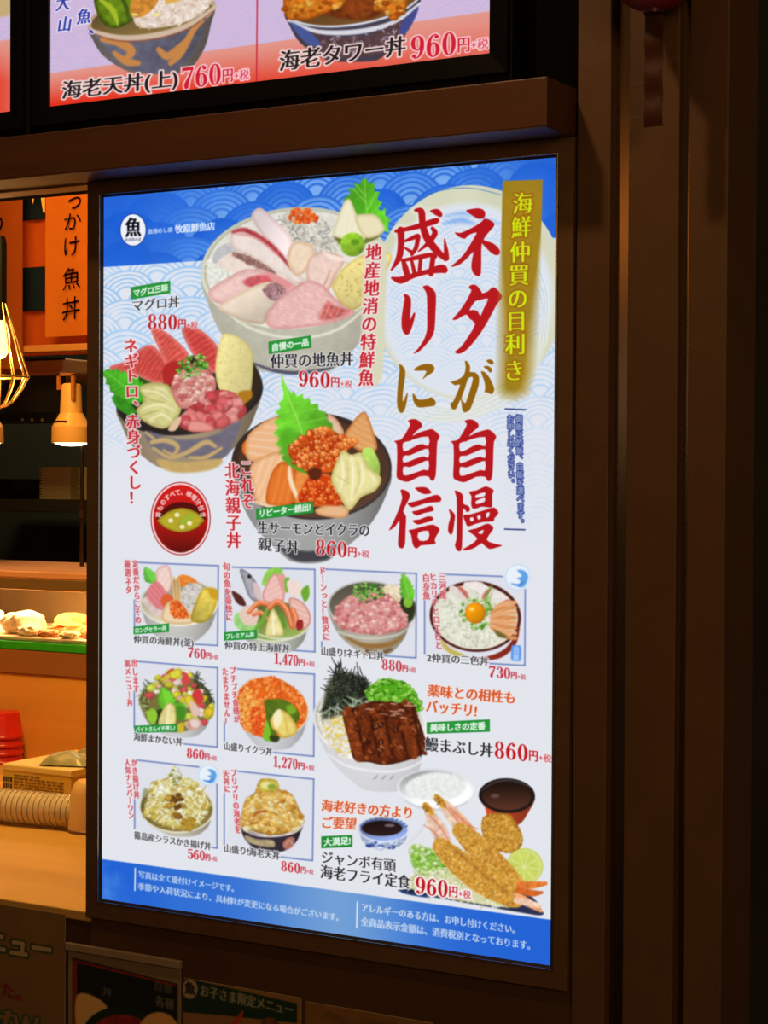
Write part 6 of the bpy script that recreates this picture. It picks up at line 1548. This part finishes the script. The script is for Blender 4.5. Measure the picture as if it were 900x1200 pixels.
obj('front_lip', nbox(A.x-.45, B.x+.004, 1.585, 1.62, B.z-.002, B.z+.008), material('beige_hood_lip', (.58, .31, .12), .45), hood, bevel=.002)
A, B = at(18, 421, 1.58), at(70, 419, 1.58)
obj('vent_slot', nbox(A.x, B.x, 1.597, 1.602, A.z-.004, A.z+.001), BLACK, hood)
# black screen with control strip
A, B = at(3, 441, 1.55), at(70, 484, 1.55)
mon = thing('black_monitor', ((A.x+B.x)/2, 1.56, at(40, 497, 1.55).z), 'black monitor with a row of buttons beneath the extractor hood', 'monitor')
obj('screen', nbox(A.x, B.x, 1.555, 1.575, B.z, A.z), material('dark_glass', (.012, .011, .010), .18, noise=((.03, .026, .02), 4)), mon, bevel=.003)
C2 = at(36, 496, 1.54)
obj('control_strip', nbox(A.x-.02, B.x+.004, 1.535, 1.575, C2.z, B.z), BLACK, mon, bevel=.004)
for px in (27, 38, 50):
    c = at(px, 492, 1.534); obj('button', lathe(bmesh.new(), [(0, -.002), (.0045, -.002), (.004, -.004), (0, -.004)], (c.x, 1.535, c.z), 16, axis='y'), material('grey_button', (.12, .10, .07), .4), mon)
# heat lamps
IVORY = material('ivory_enamel', (.74, .42, .13), .38, noise=((.68, .37, .11), 6))
def heat_lamp(cx, label, with_pole):
    c = at(cx, 517, 1.30); s = 1/ (F_PX/ (np.dot(np.array(c)-CAM, FWD)))
    k = s
    t = thing('heat_lamp', (c.x, 1.30, c.z), label, 'heat lamp', 'heat lamps over the showcase')
    pr = [(22.5*k, -2*k), (23*k, 0), (22.6*k, 17*k), (20.5*k, 20*k), (14.5*k, 31*k), (13.2*k, 33*k), (11.8*k, 65*k), (9*k, 67.5*k), (0, 68*k)]
    inn = [(0, 60*k), (10*k, 58*k), (12*k, 33*k), (20*k, 18*k), (21.8*k, 0), (22.5*k, -2*k)]
    obj('shade', lathe(bmesh.new(), inn+pr, (c.x, 1.30, c.z), 44), IVORY, t, smooth=30)
    obj('bulb', lathe(bmesh.new(), [(0, -6*k), (11*k, -5.4*k), (18*k, -3.6*k), (21*k, -1.0*k), (21*k, 1*k), (16*k, 6*k), (0, 8*k)], (c.x, 1.30, c.z), 36), material('lamp_glow', (.96, 1.0, .52), emit=3.2), t, smooth=40)
    obj('vent_slot', nbox(c.x-8*k, c.x+8*k, 1.30-20.0*k, 1.30-16.5*k, c.z+22*k, c.z+23.6*k), BLACK, t)
    ar = bmesh.new()
    box(ar, c.x+9*k, c.x+13.5*k, 1.30-12*k, 1.30-9*k, c.z+48*k, c.z+78*k); box(ar, c.x-12*k, c.x+13.5*k, 1.30-12*k, 1.30-9*k, c.z+76*k, c.z+79*k); box(ar, c.x-12*k, c.x-8*k, 1.30-12*k, 1.30-9*k, c.z+60*k, c.z+79*k)
    obj('bracket', ar, material('copper_bracket', (.50, .17, .05), .4, metal=.3), t)
    if with_pole:
        obj('pole', tube(bmesh.new(), [(c.x+2*k, 1.335, 1.3062), (c.x+2*k, 1.335, c.z+40*k)], 2.6*k, 12), material('pole_metal', (.05, .026, .014), .3, metal=.7), t, smooth=40)
        obj('pole_collar', lathe(bmesh.new(), [(0, 0), (4.2*k, 0), (4.2*k, 9*k), (0, 9*k)], (c.x+2*k, 1.335, at(87, 607, 1.335).z), 16), material('collar_metal', (.07, .045, .03), .3, metal=.7), t, smooth=40)
    return t
heat_lamp(83.5, 'ivory heat lamp on a dark pole, glowing over the right of the showcase', True)
heat_lamp(-19.0, 'ivory heat lamp at the left edge of the photo, only its rim showing', True)
# steel back wall panel, shelf and things on it
A, B = at(-60, 497, 2.3), at(125, 668, 2.3)
structure('wall_steel', nbox(A.x-.5, B.x+.4, 2.30, 2.33, .4, A.z+.02), material('steel_lining', (.105, .105, .070), .5, metal=.3, noise=((.075, .075, .05), 3)))
A = at(-70, 584, 1.9); B = at(125, 600, 1.9); zs = at(60, 585, 1.9).z
sh = obj('steel_shelf', nbox(A.x, B.x, 1.84, 2.28, zs-.035, zs), material('dark_shelf', (.030, .028, .022), .5), None, bevel=.003, origin=(A.x, 2, zs)); tag_thing(sh, 'dark shelf along the back of the kitchen', 'shelf')
A, B = at(46, 546, 1.9), at(82, 584, 1.9); n = 12; hh = (A.z-B.z)/n
TRAY = material('pale_crate', (.58, .52, .32), .6, noise=((.52, .46, .27), 8))
cols = [('left', 46.5, 82.5), ('right', 91.5, 118)]
ord12 = ['topmost', 'second from the top', 'third from the top', 'fourth from the top', 'fifth from the top', 'sixth from the top', 'sixth from the bottom', 'fifth from the bottom', 'fourth from the bottom', 'third from the bottom', 'second from the bottom', 'lowest']
for nm, xa, xb in cols:
    a_, b_ = at(xa, 560, 1.88).x, at(xb, 560, 1.88).x
    for k in range(n):
        z1 = zs+.0006+(n-k)*hh; bm = bmesh.new()
        box(bm, a_, b_, 1.88, 2.08, z1-hh, z1-hh*.42); box(bm, a_+.004, b_-.004, 1.884, 2.076, z1-hh*.42, z1-.0003)
        o = obj('food_tray', bm, TRAY, None, origin=((a_+b_)/2, 1.98, z1-hh)); tag_thing(o, 'pale food tray on the dark shelf, %s of the %s stack' % (ord12[k], nm), 'tray', 'stacks of pale trays on the back shelf')
c = at(-6, 584, 1.86); s = (at(11, 584, 1.86)-at(10, 584, 1.86)).length
pan = thing('cooking_pan', (c.x, 2.02, zs), 'black cooking pan on the back shelf, left of the pale trays', 'pan')
obj('body', lathe(bmesh.new(), [(0, .001), (.09, .001), (.105, .008), (.112, .052), (.115, .054), (.111, .055), (.10, .01), (0, .006)], (c.x, 2.02, zs), 40), BLACK, pan, smooth=40)
obj('handle', tube(bmesh.new(), [(c.x+.105, 1.98, zs+.045), (c.x+.13, 1.965, zs+.052), (c.x+.150, 1.95, zs+.054)], [.008, .007, .009], 10), BLACK, pan, smooth=40)

# ------------------------------------------------------------------ pendant lamp in a wire cage
LY = .90; kk = at(0, 440, LY).z-at(0, 441, LY).z
zr, zt2, zb2 = at(34, 441, LY).z, at(0, 352, LY).z, at(0, 478, LY).z
lc = at(-1.5, 440, LY); R_ = 35.0*kk
pend = thing('pendant_lamp', (lc.x, LY, zt2), 'bare glowing bulb in a brass wire cage hanging over the counter', 'pendant lamp')
BRASS = material('brass_wire', (.90, .62, .22), .25, metal=.9)
for k in range(12):
    a_ = 2*math.pi*(k+.3)/12; ca, sa = math.cos(a_), math.sin(a_)
    pts = [(lc.x+ca*r*R_, LY+sa*r*R_, z) for r, z in ((.20, zt2), (.36, zt2+(zr-zt2)*.2), (.60, zt2+(zr-zt2)*.5), (.83, zt2+(zr-zt2)*.8), (1.0, zr))]
    obj('wire', tube(bmesh.new(), pts, 1.15*kk, 6), BRASS, pend, smooth=60)
    pts = [(lc.x+ca*r*R_, LY+sa*r*R_, z) for r, z in ((1.0, zr), (.80, zr+(zb2-zr)*.38), (.48, zr+(zb2-zr)*.80), (.22, zb2+1.5*kk), (.0, zb2))]
    obj('wire', tube(bmesh.new(), pts, 1.15*kk, 6), BRASS, pend, smooth=60)
bm = bmesh.new()
for zz, rr in ((zr, R_), (zt2, R_*.2)):
    ring = [(lc.x+math.cos(2*math.pi*k/40)*rr, LY+math.sin(2*math.pi*k/40)*rr, zz) for k in range(41)]
    tube(bm, ring, 1.3*kk, 6)
obj('ring', bm, BRASS, pend, smooth=60)
cb = at(0, 397, LY)
pr = [(0, -24*kk), (7*kk, -22*kk), (11.5*kk, -15*kk), (13.2*kk, -5*kk), (12.6*kk, 6*kk), (9*kk, 18*kk), (6*kk, 24*kk), (0, 25*kk)]
obj('bulb', lathe(bmesh.new(), pr, (lc.x, LY, cb.z), 32), material('bulb_glow', (1.0, .70, .30), emit=1.9), pend, smooth=60)
obj('socket', lathe(bmesh.new(), [(0, 20*kk), (7*kk, 20*kk), (8.6*kk, 24*kk), (9.2*kk, 36*kk), (9.2*kk, 112*kk), (7*kk, 120*kk), (0, 121*kk)], (lc.x, LY, cb.z), 28), BLACK, pend, smooth=40)
obj('cord', tube(bmesh.new(), [(lc.x, LY, cb.z+120*kk), (lc.x, LY, 2.62)], 1.2*kk, 8), BLACK, pend)
b_l = lamp('bulb_light', 'POINT', (lc.x, LY-.0, cb.z-31*kk), 1.2, (1, .55, .18), None, .012)

# the lettering source is only a tool for reading letter outlines
bpy.data.objects.remove(_fo); bpy.data.curves.remove(_fc)
